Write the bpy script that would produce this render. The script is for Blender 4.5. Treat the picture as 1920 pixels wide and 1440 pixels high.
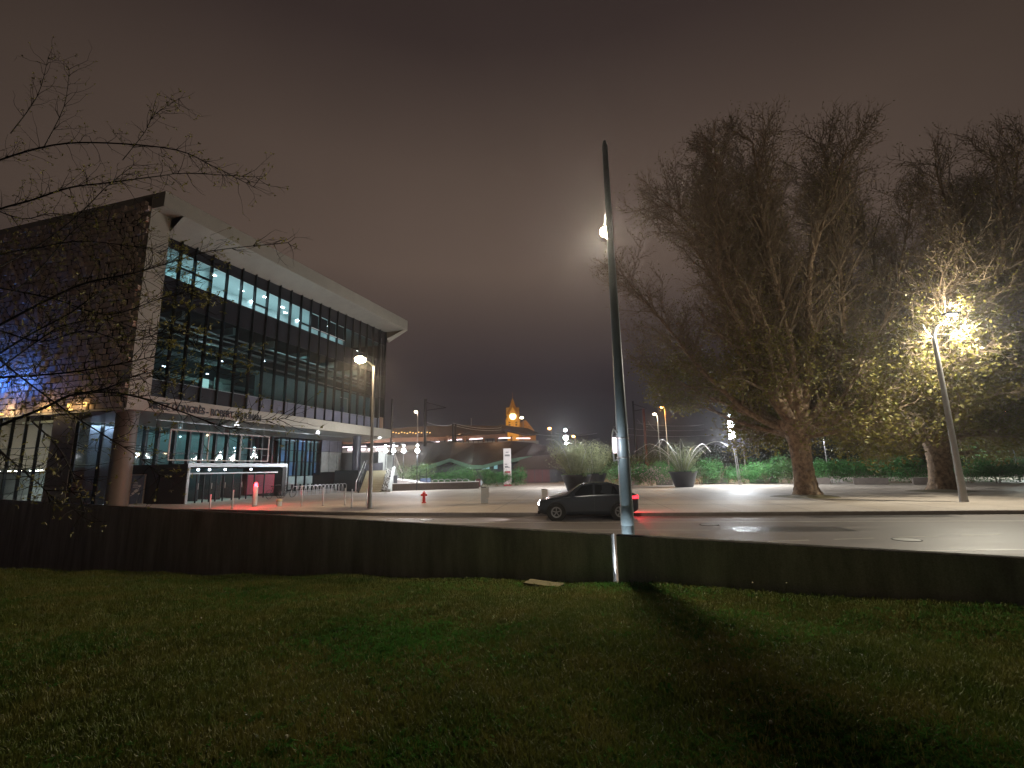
import bpy, math, random
import numpy as np
from math import sin, cos, pi, radians, hypot, atan2, sqrt
from mathutils import Vector, Matrix
random.seed(7); np.random.seed(7)
for o in list(bpy.data.objects): bpy.data.objects.remove(o)
S = bpy.context.scene; C = S.collection

# ------------------------------------------------------------ camera
F = 880.0; PITCH = radians(10.2); ROLL = radians(1.1); H = 1.9
_U = Vector((0, -sin(PITCH), cos(PITCH))); _R = Vector((1, 0, 0)); FW = Vector((0, cos(PITCH), sin(PITCH)))
RR = _R*cos(ROLL) - _U*sin(ROLL); UU = _U*cos(ROLL) + _R*sin(ROLL)
cam = bpy.data.cameras.new('camera'); co = bpy.data.objects.new('camera', cam); C.objects.link(co)
cam.sensor_width = 36; cam.lens = 36*F/1920; cam.clip_start = .05; cam.clip_end = 2000
co.matrix_world = Matrix(((RR.x, UU.x, -FW.x, 0), (RR.y, UU.y, -FW.y, 0), (RR.z, UU.z, -FW.z, H), (0, 0, 0, 1)))
S.camera = co
def ray(x, y): return FW + RR*((x-960)/F) + UU*((720-y)/F)
def gz(x, y, z=0.0):                      # where the sight line through a photo pixel meets height z
    d = ray(x, y); t = (z-H)/d.z; return Vector((d.x*t, d.y*t, z))
def at(x, y, dist):                       # a point on that sight line, dist metres ahead
    d = ray(x, y); t = dist/d.y; return Vector((d.x*t, d.y*t, H+d.z*t))

# ------------------------------------------------------------ world, exposure
W = bpy.data.worlds.new('World'); S.world = W; W.use_nodes = True
nt = W.node_tree; N = nt.nodes; L = nt.links; N.clear()
tc = N.new('ShaderNodeTexCoord'); sp = N.new('ShaderNodeSeparateXYZ'); L.new(tc.outputs['Generated'], sp.inputs[0])
rp = N.new('ShaderNodeValToRGB'); L.new(sp.outputs['Z'], rp.inputs[0])
cr = rp.color_ramp
stops = [(0.0, (.0125, .0110, .0150)), (.10, (.0165, .0135, .0180)), (.19, (.026, .0195, .0235)), (.28, (.052, .0375, .0345)), (.40, (.094, .066, .052)),
         (.56, (.076, .053, .042)), (.72, (.036, .0245, .0220)), (.95, (.021, .0155, .0145))]
cr.elements[0].position = stops[0][0]; cr.elements[0].color = (*stops[0][1], 1)
cr.elements[1].position = stops[-1][0]; cr.elements[1].color = (*stops[-1][1], 1)
for p, c in stops[1:-1]:
    e = cr.elements.new(p); e.color = (*c, 1)
# the cloud is brightest above the town centre (north) and thins to both sides
dt = N.new('ShaderNodeVectorMath'); dt.operation = 'DOT_PRODUCT'; L.new(tc.outputs['Generated'], dt.inputs[0]); dt.inputs[1].default_value = (.03, .9, .43)
mr = N.new('ShaderNodeMapRange'); L.new(dt.outputs['Value'], mr.inputs[0])
mr.inputs['From Min'].default_value = .35; mr.inputs['From Max'].default_value = .97; mr.inputs['To Min'].default_value = .34; mr.inputs['To Max'].default_value = 1.12
nz = N.new('ShaderNodeTexNoise'); L.new(tc.outputs['Generated'], nz.inputs['Vector']); nz.inputs['Scale'].default_value = 1.7; nz.inputs['Detail'].default_value = 4
mr2 = N.new('ShaderNodeMapRange'); L.new(nz.outputs['Fac'], mr2.inputs[0]); mr2.inputs['To Min'].default_value = .74; mr2.inputs['To Max'].default_value = 1.26
mm = N.new('ShaderNodeMath'); mm.operation = 'MULTIPLY'; L.new(mr.outputs[0], mm.inputs[0]); L.new(mr2.outputs[0], mm.inputs[1])
bg = N.new('ShaderNodeBackground'); L.new(rp.outputs[0], bg.inputs[0]); L.new(mm.outputs[0], bg.inputs[1])
wo = N.new('ShaderNodeOutputWorld'); L.new(bg.outputs[0], wo.inputs[0])
S.view_settings.view_transform = 'Standard'; S.view_settings.look = 'None'; S.view_settings.exposure = 0; S.view_settings.gamma = 1
S.view_settings.use_curve_mapping = False
S.cycles.use_denoising = True; S.cycles.max_bounces = 6; S.cycles.transparent_max_bounces = 16; S.cycles.sample_clamp_indirect = 4
S.cycles.use_light_tree = True

# ------------------------------------------------------------ lights: lamps, room lights and a few added fills
LK = 4.0
def pt(loc, power, col, r=.12, spot=None, aim=None, blend=.6, name='lamp_light'):
    l = bpy.data.lights.new(name, 'SPOT' if spot else 'POINT'); l.energy = power*LK; l.color = col; l.shadow_soft_size = r
    o = bpy.data.objects.new(name, l); C.objects.link(o); o.location = loc
    if spot:
        l.spot_size = radians(spot); l.spot_blend = blend
        o.rotation_euler = (Vector(aim)-Vector(loc)).to_track_quat('-Z', 'Y').to_euler()
    return o
def area(loc, size, power, col, aim=(0, 0, -1), name='room_light', parent=None):
    l = bpy.data.lights.new(name, 'AREA'); l.shape = 'RECTANGLE'; l.size, l.size_y = size; l.energy = power*1.9; l.color = col
    o = bpy.data.objects.new(name, l); C.objects.link(o); o.parent = parent; o.location = loc
    o.rotation_euler = Vector(aim).to_track_quat('-Z', 'Y').to_euler()
    return o

# ------------------------------------------------------------ helpers
MATS = {}
def mat(name, col, rough=.6, metal=0, noise=None, bump=None, emis=None, trans=None, spec=.5, col2=None):
    """noise=(scale, spread) brightness mottling; col2 a second colour mixed by the noise; bump=(scale, strength)"""
    if name in MATS: return MATS[name]
    m = bpy.data.materials.new(name); m.use_nodes = True; t = m.node_tree; b = t.nodes['Principled BSDF']
    b.inputs['Base Color'].default_value = (*col, 1); b.inputs['Roughness'].default_value = rough
    b.inputs['Metallic'].default_value = metal; b.inputs['Specular IOR Level'].default_value = spec
    g = t.nodes.new('ShaderNodeTexCoord')
    if noise:
        n = t.nodes.new('ShaderNodeTexNoise'); n.inputs['Scale'].default_value = noise[0]; n.inputs['Detail'].default_value = 6; n.inputs['Roughness'].default_value = .65
        t.links.new(g.outputs['Object'], n.inputs['Vector'])
        r = t.nodes.new('ShaderNodeValToRGB'); r.color_ramp.elements[0].position = .3; r.color_ramp.elements[1].position = .7
        k = noise[1]; c2 = col2 or tuple(min(1, c*(1+k)) for c in col)
        r.color_ramp.elements[0].color = (*[c*(1-k) for c in col], 1); r.color_ramp.elements[1].color = (*c2, 1)
        t.links.new(n.outputs['Fac'], r.inputs[0]); t.links.new(r.outputs[0], b.inputs['Base Color'])
    if bump:
        n2 = t.nodes.new('ShaderNodeTexNoise'); n2.inputs['Scale'].default_value = bump[0]; n2.inputs['Detail'].default_value = 4
        t.links.new(g.outputs['Object'], n2.inputs['Vector'])
        bp = t.nodes.new('ShaderNodeBump'); bp.inputs['Strength'].default_value = bump[1]; bp.inputs['Distance'].default_value = .03
        t.links.new(n2.outputs['Fac'], bp.inputs['Height']); t.links.new(bp.outputs[0], b.inputs['Normal'])
    if emis:
        b.inputs['Emission Color'].default_value = (*emis[0], 1); b.inputs['Emission Strength'].default_value = emis[1]
    MATS[name] = m; return m
def glass(name, tint, refl=.12, rough=.02, gcol=(1, 1, 1)):
    m = bpy.data.materials.new(name); m.use_nodes = True; t = m.node_tree; t.nodes.clear()
    o = t.nodes.new('ShaderNodeOutputMaterial'); mx = t.nodes.new('ShaderNodeMixShader'); tr = t.nodes.new('ShaderNodeBsdfTransparent')
    gl = t.nodes.new('ShaderNodeBsdfGlossy'); gl.inputs['Roughness'].default_value = rough; gl.inputs['Color'].default_value = (*gcol, 1)
    tr.inputs[0].default_value = (*tint, 1); l0 = t.nodes.new('ShaderNodeLayerWeight'); l0.inputs['Blend'].default_value = .5; lw = t.nodes.new('ShaderNodeMath'); lw.operation = 'POWER'; t.links.new(l0.outputs['Facing'], lw.inputs[0]); lw.inputs[1].default_value = 3.2
    ad = t.nodes.new('ShaderNodeMath'); ad.operation = 'ADD'; ad.use_clamp = True; t.links.new(lw.outputs[0], ad.inputs[0]); ad.inputs[1].default_value = refl
    t.links.new(ad.outputs[0], mx.inputs[0]); t.links.new(tr.outputs[0], mx.inputs[1]); t.links.new(gl.outputs[0], mx.inputs[2]); t.links.new(mx.outputs[0], o.inputs[0])
    MATS[name] = m; return m
def leafmat(name, col, col2, trans=.35, rough=.55, scale=1.5, world=False):
    m = bpy.data.materials.new(name); m.use_nodes = True; t = m.node_tree; t.nodes.clear()
    o = t.nodes.new('ShaderNodeOutputMaterial'); g = t.nodes.new('ShaderNodeTexCoord'); n = t.nodes.new('ShaderNodeTexNoise'); n.inputs['Scale'].default_value = scale; n.inputs['Detail'].default_value = 10 if world else 8; n.inputs['Roughness'].default_value = .8 if world else .5
    t.links.new(t.nodes.new('ShaderNodeNewGeometry').outputs['Position'] if world else g.outputs['Object'], n.inputs['Vector'])
    r = t.nodes.new('ShaderNodeValToRGB'); r.color_ramp.elements[0].position = .35; r.color_ramp.elements[1].position = .65
    r.color_ramp.elements[0].color = (*col, 1); r.color_ramp.elements[1].color = (*col2, 1); t.links.new(n.outputs['Fac'], r.inputs[0])
    p = t.nodes.new('ShaderNodeBsdfPrincipled'); p.inputs['Roughness'].default_value = 1 if world else rough; p.inputs['Specular IOR Level'].default_value = 0 if world else .35
    tl = t.nodes.new('ShaderNodeBsdfTranslucent'); mx = t.nodes.new('ShaderNodeMixShader'); mx.inputs[0].default_value = trans
    t.links.new(r.outputs[0], p.inputs['Base Color']); t.links.new(r.outputs[0], tl.inputs[0])
    t.links.new(p.outputs[0], mx.inputs[1]); t.links.new(tl.outputs[0], mx.inputs[2]); t.links.new(mx.outputs[0], o.inputs[0])
    MATS[name] = m; return m

class MB:
    def __init__(s): s.v = []; s.f = []; s.mi = []
    def add(s, vs, fs, mi=0):
        k = len(s.v); s.v += [tuple(v) for v in vs]; s.f += [tuple(i+k for i in f) for f in fs]; s.mi += [mi]*len(fs); return s
    def box(s, a, b, mi=0, rz=0, org=None):
        x0, y0, z0 = a; x1, y1, z1 = b
        vs = [(x0, y0, z0), (x1, y0, z0), (x1, y1, z0), (x0, y1, z0), (x0, y0, z1), (x1, y0, z1), (x1, y1, z1), (x0, y1, z1)]
        if rz:
            cx, cy = org if org else ((x0+x1)/2, (y0+y1)/2)
            vs = [(cx+(x-cx)*cos(rz)-(y-cy)*sin(rz), cy+(x-cx)*sin(rz)+(y-cy)*cos(rz), z) for x, y, z in vs]
        return s.add(vs, [(0, 3, 2, 1), (4, 5, 6, 7), (0, 1, 5, 4), (1, 2, 6, 5), (2, 3, 7, 6), (3, 0, 4, 7)], mi)
    def quad(s, *p, mi=0): return s.add(p, [tuple(range(len(p)))], mi)
    def tube(s, pts, rad, n=6, mi=0, caps=True):
        pts = [Vector(p) for p in pts]; m = len(pts)
        if not hasattr(rad, '__len__'): rad = [rad]*m
        vs = []; ref = None
        for i, p in enumerate(pts):
            d = (pts[min(i+1, m-1)]-pts[max(i-1, 0)])
            d = d.normalized() if d.length > 1e-9 else Vector((0, 0, 1))
            if ref is None: ref = Vector((1, 0, 0)) if abs(d.x) < .9 else Vector((0, 1, 0))
            a = (ref-d*ref.dot(d)).normalized(); b = d.cross(a); ref = a
            for j in range(n):
                t = 2*pi*j/n; vs.append(p+(a*cos(t)+b*sin(t))*rad[i])
        fs = [(i*n+j, i*n+(j+1) % n, (i+1)*n+(j+1) % n, (i+1)*n+j) for i in range(m-1) for j in range(n)]
        if caps: fs += [tuple(range(n-1, -1, -1)), tuple((m-1)*n+j for j in range(n))]
        return s.add(vs, fs, mi)
    def lathe(s, prof, n=20, c=(0, 0), mi=0, caps=True):
        vs = [(c[0]+r*cos(2*pi*j/n), c[1]+r*sin(2*pi*j/n), z) for r, z in prof for j in range(n)]; m = len(prof)
        fs = [(i*n+j, i*n+(j+1) % n, (i+1)*n+(j+1) % n, (i+1)*n+j) for i in range(m-1) for j in range(n)]
        if caps: fs += [tuple(range(n-1, -1, -1)), tuple((m-1)*n+j for j in range(n))]
        return s.add(vs, fs, mi)
    def ball(s, c, r, n=12, k=8, mi=0, sz=1):
        return s.lathe([(max(1e-4, r*sin(pi*i/k)), c[2]-r*sz*cos(pi*i/k)) for i in range(k+1)], n, (c[0], c[1]), mi, False)
    def prism(s, poly, y0, y1, mi=0):          # polygon in x,z extruded along y
        n = len(poly); vs = [(x, y0, z) for x, z in poly]+[(x, y1, z) for x, z in poly]
        return s.add(vs, [tuple(range(n)), tuple(range(2*n-1, n-1, -1))]+[(i, i+n, (i+1) % n+n, (i+1) % n) for i in range(n)], mi)
    def mesh(s, name, ms, smooth=False):
        me = bpy.data.meshes.new(name); me.from_pydata(s.v, [], s.f); me.update()
        for m in (ms if isinstance(ms, (list, tuple)) else [ms]): me.materials.append(MATS[m] if isinstance(m, str) else m)
        if any(s.mi): me.polygons.foreach_set('material_index', s.mi)
        if smooth: me.polygons.foreach_set('use_smooth', [True]*len(me.polygons))
        return me
def obj(name, mb, m, parent=None, smooth=False, loc=None, kind=None, label=None):
    me = mb.mesh(name, m, smooth) if isinstance(mb, MB) else mb
    o = bpy.data.objects.new(name, me); C.objects.link(o)
    if parent: o.parent = parent
    if loc is not None: o.location = loc
    if kind: o['kind'] = kind
    if label: o['label'] = label
    if smooth and isinstance(mb, MB):
        try: me.set_sharp_from_angle(angle=radians(40))
        except Exception: pass
    return o
def tag(o, label, cat, group=None, kind=None):
    o['label'] = label; o['category'] = cat
    if group: o['group'] = group
    if kind: o['kind'] = kind
    return o
def thing(name, label, cat, loc=(0, 0, 0), rz=0, group=None):
    o = bpy.data.objects.new(name, None); C.objects.link(o); o.location = loc; o.rotation_euler = (0, 0, rz); o.empty_display_size = .3
    return tag(o, label, cat, group)
def dup(o, loc=None, rz=None, label=None, scale=None, parent=None):
    c = o.copy(); C.objects.link(c)
    if parent is not None: c.parent = parent
    for ch in list(o.children): dup(ch, parent=c)
    if loc is not None: c.location = loc
    if rz is not None: c.rotation_euler = (0, 0, rz)
    if scale is not None: c.scale = scale
    if label: c['label'] = label
    return c
def structure(name, mb, m, **k): return obj(name, mb, m, kind='structure', **k)

# ------------------------------------------------------------ materials
mat('white_panel', (.42, .38, .31), .55, noise=(1.3, .07), bump=(30, .05))
mat('soffit_metal', (.34, .33, .30), .3, .5, noise=(.8, .1))
mat('soffit_paint', (.30, .28, .24), .6, noise=(.8, .1))
mat('dark_metal', (.018, .022, .026), .4, .4)
mat('mullion_dark', (.012, .018, .022), .35, .5)
mat('mullion_steel', (.30, .32, .33), .35, .7)
mat('screen_block', (.72, .55, .43), .7, noise=(3, .25))
mat('screen_dark', (.02, .011, .008), .8)
mat('frit', (.028, .028, .034), .25)
mat('lavender_panel', (.15, .15, .19), .3, noise=(2, .1))
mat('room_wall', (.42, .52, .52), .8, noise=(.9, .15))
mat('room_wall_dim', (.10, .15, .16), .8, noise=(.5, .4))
mat('room_ceiling', (.40, .50, .50), .8)
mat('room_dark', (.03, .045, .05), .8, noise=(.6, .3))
mat('black_panel', (.012, .011, .011), .5)
mat('bare_concrete', (.30, .30, .28), .75, noise=(2.2, .18), bump=(12, .2))
mat('wall_concrete', (.50, .48, .48), .85, noise=(1.6, .45), bump=(18, .35))
mat('dark_top', (.028, .026, .02), .95, spec=.1, noise=(5, .6), bump=(30, .5))
mat('column_paint', (.14, .125, .11), .5, noise=(1.5, .1))
mat('column_blue', (.06, .065, .085), .35, noise=(1.5, .1))
mat('pole_paint', (.34, .42, .45), .33, .1, noise=(9, .08), bump=(60, .03))
mat('post_grey', (.26, .25, .24), .45, .3, noise=(7, .08))
mat('post_dark', (.02, .02, .022), .5, .3)
mat('galvanised', (.50, .50, .50), .35, .8)
mat('bark_plane', (.21, .135, .09), .85, noise=(4.5, .6), bump=(9, 1.0), col2=(.44, .31, .20))
mat('twig_bark', (.23, .17, .115), .85, noise=(3, .3))
mat('branch_dark', (.022, .017, .012), .85)
mat('planter_black', (.02, .022, .028), .45, noise=(3, .15))
mat('bench_concrete', (.17, .14, .12), .8, noise=(3, .2), bump=(20, .3))
mat('hydrant_red', (.55, .03, .025), .4)
mat('box_white', (.50, .53, .56), .5, noise=(3, .06))
mat('car_paint', (.045, .052, .065), .22, .4)
mat('car_glass', (.012, .014, .017), .06, spec=.8)
mat('rubber', (.012, .012, .012), .8)
mat('rim', (.25, .25, .26), .35, .8)
mat('stone_kerb', (.22, .19, .17), .75, noise=(4, .2), bump=(20, .3))
mat('brown_roof', (.055, .034, .025), .75, noise=(.5, .3))
mat('brown_fascia', (.24, .135, .085), .6, noise=(.4, .15))
mat('green_trim', (.10, .20, .13), .6, noise=(.6, .2))
mat('garage_red', (.13, .045, .045), .6, noise=(1, .2))
mat('garage_grey', (.06, .06, .07), .6)
mat('stair_stone', (.46, .43, .30), .7, noise=(2, .1))
mat('pale_wall', (.34, .35, .33), .7, noise=(.7, .1))
mat('slat_wood', (.085, .062, .048), .7, noise=(4, .3))
mat('tower_stone', (.55, .36, .12), .8, noise=(.9, .25))
mat('tower_roof', (.30, .17, .06), .8, noise=(1.2, .3))
mat('sign_white', (.72, .66, .64), .5)
mat('sign_pink', (.62, .45, .47), .5)
mat('sign_red', (.45, .02, .06), .5)
mat('ink', (.04, .04, .045), .6)
mat('board_blue', (.06, .09, .15), .5, noise=(3, .2))
mat('print_white', (.42, .45, .50), .6)
mat('rail_metal', (.55, .55, .53), .3, .8)
mat('red_paint', (.16, .03, .022), .4)
mat('soil', (.028, .018, .012), .95, noise=(6, .4), bump=(10, .8))
mat('blossom', (.45, .30, .30), .7)
glass('pane_lit', (.72, .86, .88), .03)
glass('pane_dim', (.34, .42, .43), .09, .06)
glass('pane_ground', (.42, .56, .58), .10, .03)
glass('pane_blue', (.45, .6, .85), .10, .03)
glass('pane_tan', (.60, .58, .52), .16, .05)
leafmat('blind_cloth', (.42, .38, .30), (.5, .46, .37), .5, .9, .5)
leafmat('leaf_spring', (.13, .135, .030), (.27, .22, .06), .35, .5, 2.0)
leafmat('leaf_lit', (.13, .14, .035), (.27, .235, .08), .45, .5, 2.0)
leafmat('leaf_hedge', (.03, .125, .035), (.12, .30, .085), .25, .45, 2.0)
leafmat('leaf_hedge_pale', (.05, .12, .035), (.20, .28, .13), .3, .5, 2.0)
leafmat('leaf_box', (.02, .03, .008), (.06, .07, .025), .2, .6, 2.0)
leafmat('leaf_near', (.15, .15, .035), (.27, .23, .06), .4, .5, 8)
leafmat('bamboo_leaf', (.20, .23, .11), (.40, .42, .24), .35, .5, 2)
leafmat('grass_blade', (.058, .118, .017), (.20, .18, .048), .3, .6, .8, True)
leafmat('clover_leaf', (.03, .10, .016), (.06, .15, .03), .3, .5, 1.6, True)
_p = [n for n in MATS['grass_blade'].node_tree.nodes if n.type == 'BSDF_PRINCIPLED'][0]; _p.inputs['Specular IOR Level'].default_value = .25; _p.inputs['Roughness'].default_value = .45
def glow(name, col, s):
    m = bpy.data.materials.new(name); m.use_nodes = True; t = m.node_tree; t.nodes.clear()
    e = t.nodes.new('ShaderNodeEmission'); e.inputs[0].default_value = (*col, 1); e.inputs[1].default_value = s
    o = t.nodes.new('ShaderNodeOutputMaterial'); t.links.new(e.outputs[0], o.inputs[0]); MATS[name] = m
glow('glow_warm', (1, .80, .52), 45); glow('glow_white', (.92, .95, 1), 40); glow('glow_blue_white', (.75, .85, 1), 25)
glow('glow_orange', (1, .42, .10), 30); glow('glow_red', (1, .02, .03), 30); glow('glow_strip', (1, .82, .88), 3.2)
glow('glow_clock', (1, .78, .35), 4.5); glow('glow_room', (.6, .95, .9), 1.6); glow('glow_blue', (.05, .16, 1), 3.0)
glow('glow_amber', (1, .62, .18), 2.2); glow('glow_tail', (1, .02, .03), 6); glow('glow_head', (1, .95, .98), 25); glow('glow_teal', (.35, .65, .68), .55)

def asphalt(name, col, col2, rough=(.22, .5), scale=.35, stretch=(1, 1, 1)):
    m = mat(name, col, .4); t = m.node_tree; b = t.nodes['Principled BSDF']; g = t.nodes.new('ShaderNodeTexCoord')
    mp = t.nodes.new('ShaderNodeMapping'); mp.inputs['Scale'].default_value = stretch; t.links.new(g.outputs['Object'], mp.inputs[0])
    n = t.nodes.new('ShaderNodeTexNoise'); n.inputs['Scale'].default_value = scale; n.inputs['Detail'].default_value = 9; n.inputs['Roughness'].default_value = .68
    f = t.nodes.new('ShaderNodeTexNoise'); f.inputs['Scale'].default_value = 55; f.inputs['Detail'].default_value = 2
    t.links.new(mp.outputs[0], n.inputs[0]); t.links.new(g.outputs['Object'], f.inputs[0])
    r = t.nodes.new('ShaderNodeValToRGB'); r.color_ramp.elements[0].position = .33; r.color_ramp.elements[1].position = .68
    r.color_ramp.elements[0].color = (*col, 1); r.color_ramp.elements[1].color = (*col2, 1); t.links.new(n.outputs['Fac'], r.inputs[0])
    mx = t.nodes.new('ShaderNodeMixRGB'); mx.blend_type = 'OVERLAY'; mx.inputs[0].default_value = .45; t.links.new(r.outputs[0], mx.inputs[1]); t.links.new(f.outputs['Fac'], mx.inputs[2])
    t.links.new(mx.outputs[0], b.inputs['Base Color'])
    q = t.nodes.new('ShaderNodeMapRange'); q.inputs['From Min'].default_value = .3; q.inputs['From Max'].default_value = .7; q.inputs['To Min'].default_value = rough[0]; q.inputs['To Max'].default_value = rough[1]
    t.links.new(n.outputs['Fac'], q.inputs[0]); t.links.new(q.outputs[0], b.inputs['Roughness'])
    bp = t.nodes.new('ShaderNodeBump'); bp.inputs['Strength'].default_value = .35; bp.inputs['Distance'].default_value = .01
    t.links.new(f.outputs['Fac'], bp.inputs['Height']); t.links.new(bp.outputs[0], b.inputs['Normal'])
asphalt('road_asphalt', (.125, .108, .100), (.22, .19, .175), (.42, .68), .5, (.25, 2.2, 1))
asphalt('plaza_paving', (.34, .285, .235), (.50, .44, .375), (.5, .8), .35, (.5, 1.6, 1))
asphalt('mark_paint', (.30, .28, .24), (.52, .49, .43), (.4, .6), 1.2)
del MATS['wall_concrete']; asphalt('wall_concrete', (.30, .29, .285), (.66, .64, .62), (.8, .95), 1.3, (1.6, 1.6, .3))
asphalt('ground_dark', (.03, .03, .022), (.06, .055, .04), (.8, .95), .2)
asphalt('bed_soil', (.10, .085, .04), (.17, .14, .07), (.8, .95), 1.5)

# ------------------------------------------------------------ the setting
WP = Vector((1.69, 8.38, 0)); WD = Vector((-.856, .517, 0)).normalized(); WN = Vector((WD.y, -WD.x, 0))   # wall line; WN points to the road
if WN.y < 0: WN = -WN
g = MB(); g.quad((-900, -300, -5), (900, -300, -5), (900, 1500, -5), (-900, 1500, -5)); structure('ground', g, 'ground_dark')
kerb_line = [(-70, 42.0), (-30, 31.2), (-16.5, 26.4), (-6.5, 22.4), (6, 19.75), (19, 18.1), (45, 15.2), (120, 8)]
RZ = -.13
g = MB()
edge = []
for x, y in kerb_line: edge.append((x, y))
# road: from the parapet to the kerb line
g.add([(WP+WD*s+WN*.16).to_tuple()[:2]+(RZ,) for s in (95, -9, -60)]+[(x, y+.02, RZ) for x, y in reversed(kerb_line)], [tuple(range(3+len(kerb_line)))])
structure('road', g, 'road_asphalt')
g = MB(); n = len(kerb_line)
g.add([(x, y+.15, 0) for x, y in kerb_line]+[(x*1.0, 125, 0) for x, y in kerb_line], [(i, i+1, n+i+1, n+i) for i in range(n-1)])
structure('plaza', g, 'plaza_paving')
# kerb stones, one by one
kroot = tag(thing('kerb', '', ''), 'pale stone kerb between the wet road and the plaza', 'kerb'); del kroot['category']; kroot['kind'] = 'structure'
stone_cnt = 0
for (x0, y0), (x1, y1) in zip(kerb_line[1:-2], kerb_line[2:-1]):
    ln = hypot(x1-x0, y1-y0); k = max(1, int(ln/1.0)); a = atan2(y1-y0, x1-x0)
    me = MB().box((.006, .0, RZ), (ln/k-.006, .16, .006)).mesh('kerb_stone', 'stone_kerb')
    for i in range(k):
        o = obj('kerb_stone', me, None, kroot, loc=(x0+(x1-x0)*i/k, y0+(y1-y0)*i/k, random.uniform(-.003, .004))); o.rotation_euler = (0, 0, a)
# road markings
mk = MB()
def line(p, q, w, z):
    p = Vector(p); q = Vector(q); d = (q-p).normalized(); nn = Vector((-d.y, d.x, 0))*w/2
    mk.quad(p-nn, q-nn, q+nn, p+nn)
def gm(x, y): return gz(x, y, RZ+.004)
line(gm(600, 981), gm(1915, 976.5), .16, 0); line(gm(1915, 976.5), gm(1915, 976.5)+(gm(1915, 976.5)-gm(600, 981))*.6, .16, 0)
a, b = gm(1440, 1015), gm(1920, 1000); 
for i in range(-2, 9): line(a.lerp(b, i/4), a.lerp(b, (i+.62)/4), .10, 0)
line(gm(1610, 1034), gm(2300, 1026), .12, 0)
line(gm(700, 992), gm(1330, 994), .10, 0)
for o_ in (structure('road_marking', mk, 'mark_paint'),): pass
# iron covers and darker tar repairs in the road
for x, y, r_, lb in ((1330, 984, .32, 'round iron manhole cover in the road right of the tall lamp post'), (800, 975, .3, 'round iron manhole cover in the road left of the dark car'), (1700, 1012, .33, 'round iron manhole cover nearest the wall on the right')):
    p = gz(x, y, RZ); t_ = thing('manhole_cover', lb, 'manhole cover', p, .2, 'manhole covers in the road'); obj('ring', MB().lathe([(r_, .002), (r_, .012), (r_*.9, .012), (r_*.9, .004)], 24), 'post_dark', t_); obj('cover', MB().lathe([(r_*.88, .003), (r_*.88, .01), (.01, .011)], 24), 'galvanised', t_)
pm = MB()
for x, y, w, l in ((1480, 992, 1.1, 3.4), (1650, 968, .8, 5), (900, 968, .9, 4), (1250, 1003, .6, 2.2)):
    p = gz(x, y, RZ+.003); d = Vector((.99, -.13, 0)); n_ = Vector((.13, .99, 0)); pm.quad(p-d*l/2-n_*w/2, p+d*l/2-n_*w/2, p+d*l/2+n_*w/2, p-d*l/2+n_*w/2)
asphalt('tar_patch', (.05, .045, .043), (.10, .09, .085), (.3, .5), 2); structure('road_patch', pm, 'tar_patch')
# plaza joints: fine dark drainage lines running along the plaza
g = MB()
for k in range(26):
    x_ = -14+k*2.6; q0 = Vector((x_, 22.6-.16*(x_+6), .004)); q1_ = Vector((x_+3.3, 48, .004)); dq = (q1_-q0).normalized(); nq = Vector((-dq.y, dq.x, 0))*.012; g.quad(q0-nq, q1_-nq, q1_+nq, q0+nq)
for yy, x0, x1 in ((926, 1200, 1900), (938, 700, 1480), (946, 1190, 1560)):
    p, q = gz(x0, yy, .005), gz(x1, yy-1, .005); d = (q-p).normalized(); nn = Vector((-d.y, d.x, 0))*.05; g.quad(p-nn, q-nn, q+nn, p+nn)
structure('drain_channel', g, 'post_dark')

# grass bank in front of the wall
def gh(x, y):
    rel = Vector((x, y, 0))-WP; s = rel.dot(WD); dn = -rel.dot(WN)          # dn metres on the camera side of the wall
    wallz = -.02 - .075*max(0, s) + .0*min(0, s) - (.012*min(0, s+0))*-1
    wallz = max(-2.7, -.03 - (.088*s if s > 0 else .036*s))
    rise = .30*min(1, max(0, dn)/6.5)**.8
    t = min(1, max(0, dn)/7); z = wallz*(1-t*.75)+rise
    return z + .045*sin(x*1.3+.5)*cos(y*1.1)+.02*sin(3.1*x+y*2.3)*(1 if dn > .5 else dn)
nx, ny = 150, 110
vs = []; fs = []
for j in range(ny+1):
    for i in range(nx+1):
        s = -34+ (i/nx)*95; dn = -0.02+(j/ny)**1.6*34
        p = WP+WD*s-WN*dn; vs.append((p.x, p.y, gh(p.x, p.y)))
fs = [(j*(nx+1)+i, j*(nx+1)+i+1, (j+1)*(nx+1)+i+1, (j+1)*(nx+1)+i) for j in range(ny) for i in range(nx)]
g = MB(); g.add(vs, fs); asphalt('bank_earth', (.012, .020, .005), (.034, .034, .012), (.85, 1), 1.2)
structure('grass_bank', g, 'bank_earth', smooth=True)

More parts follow.
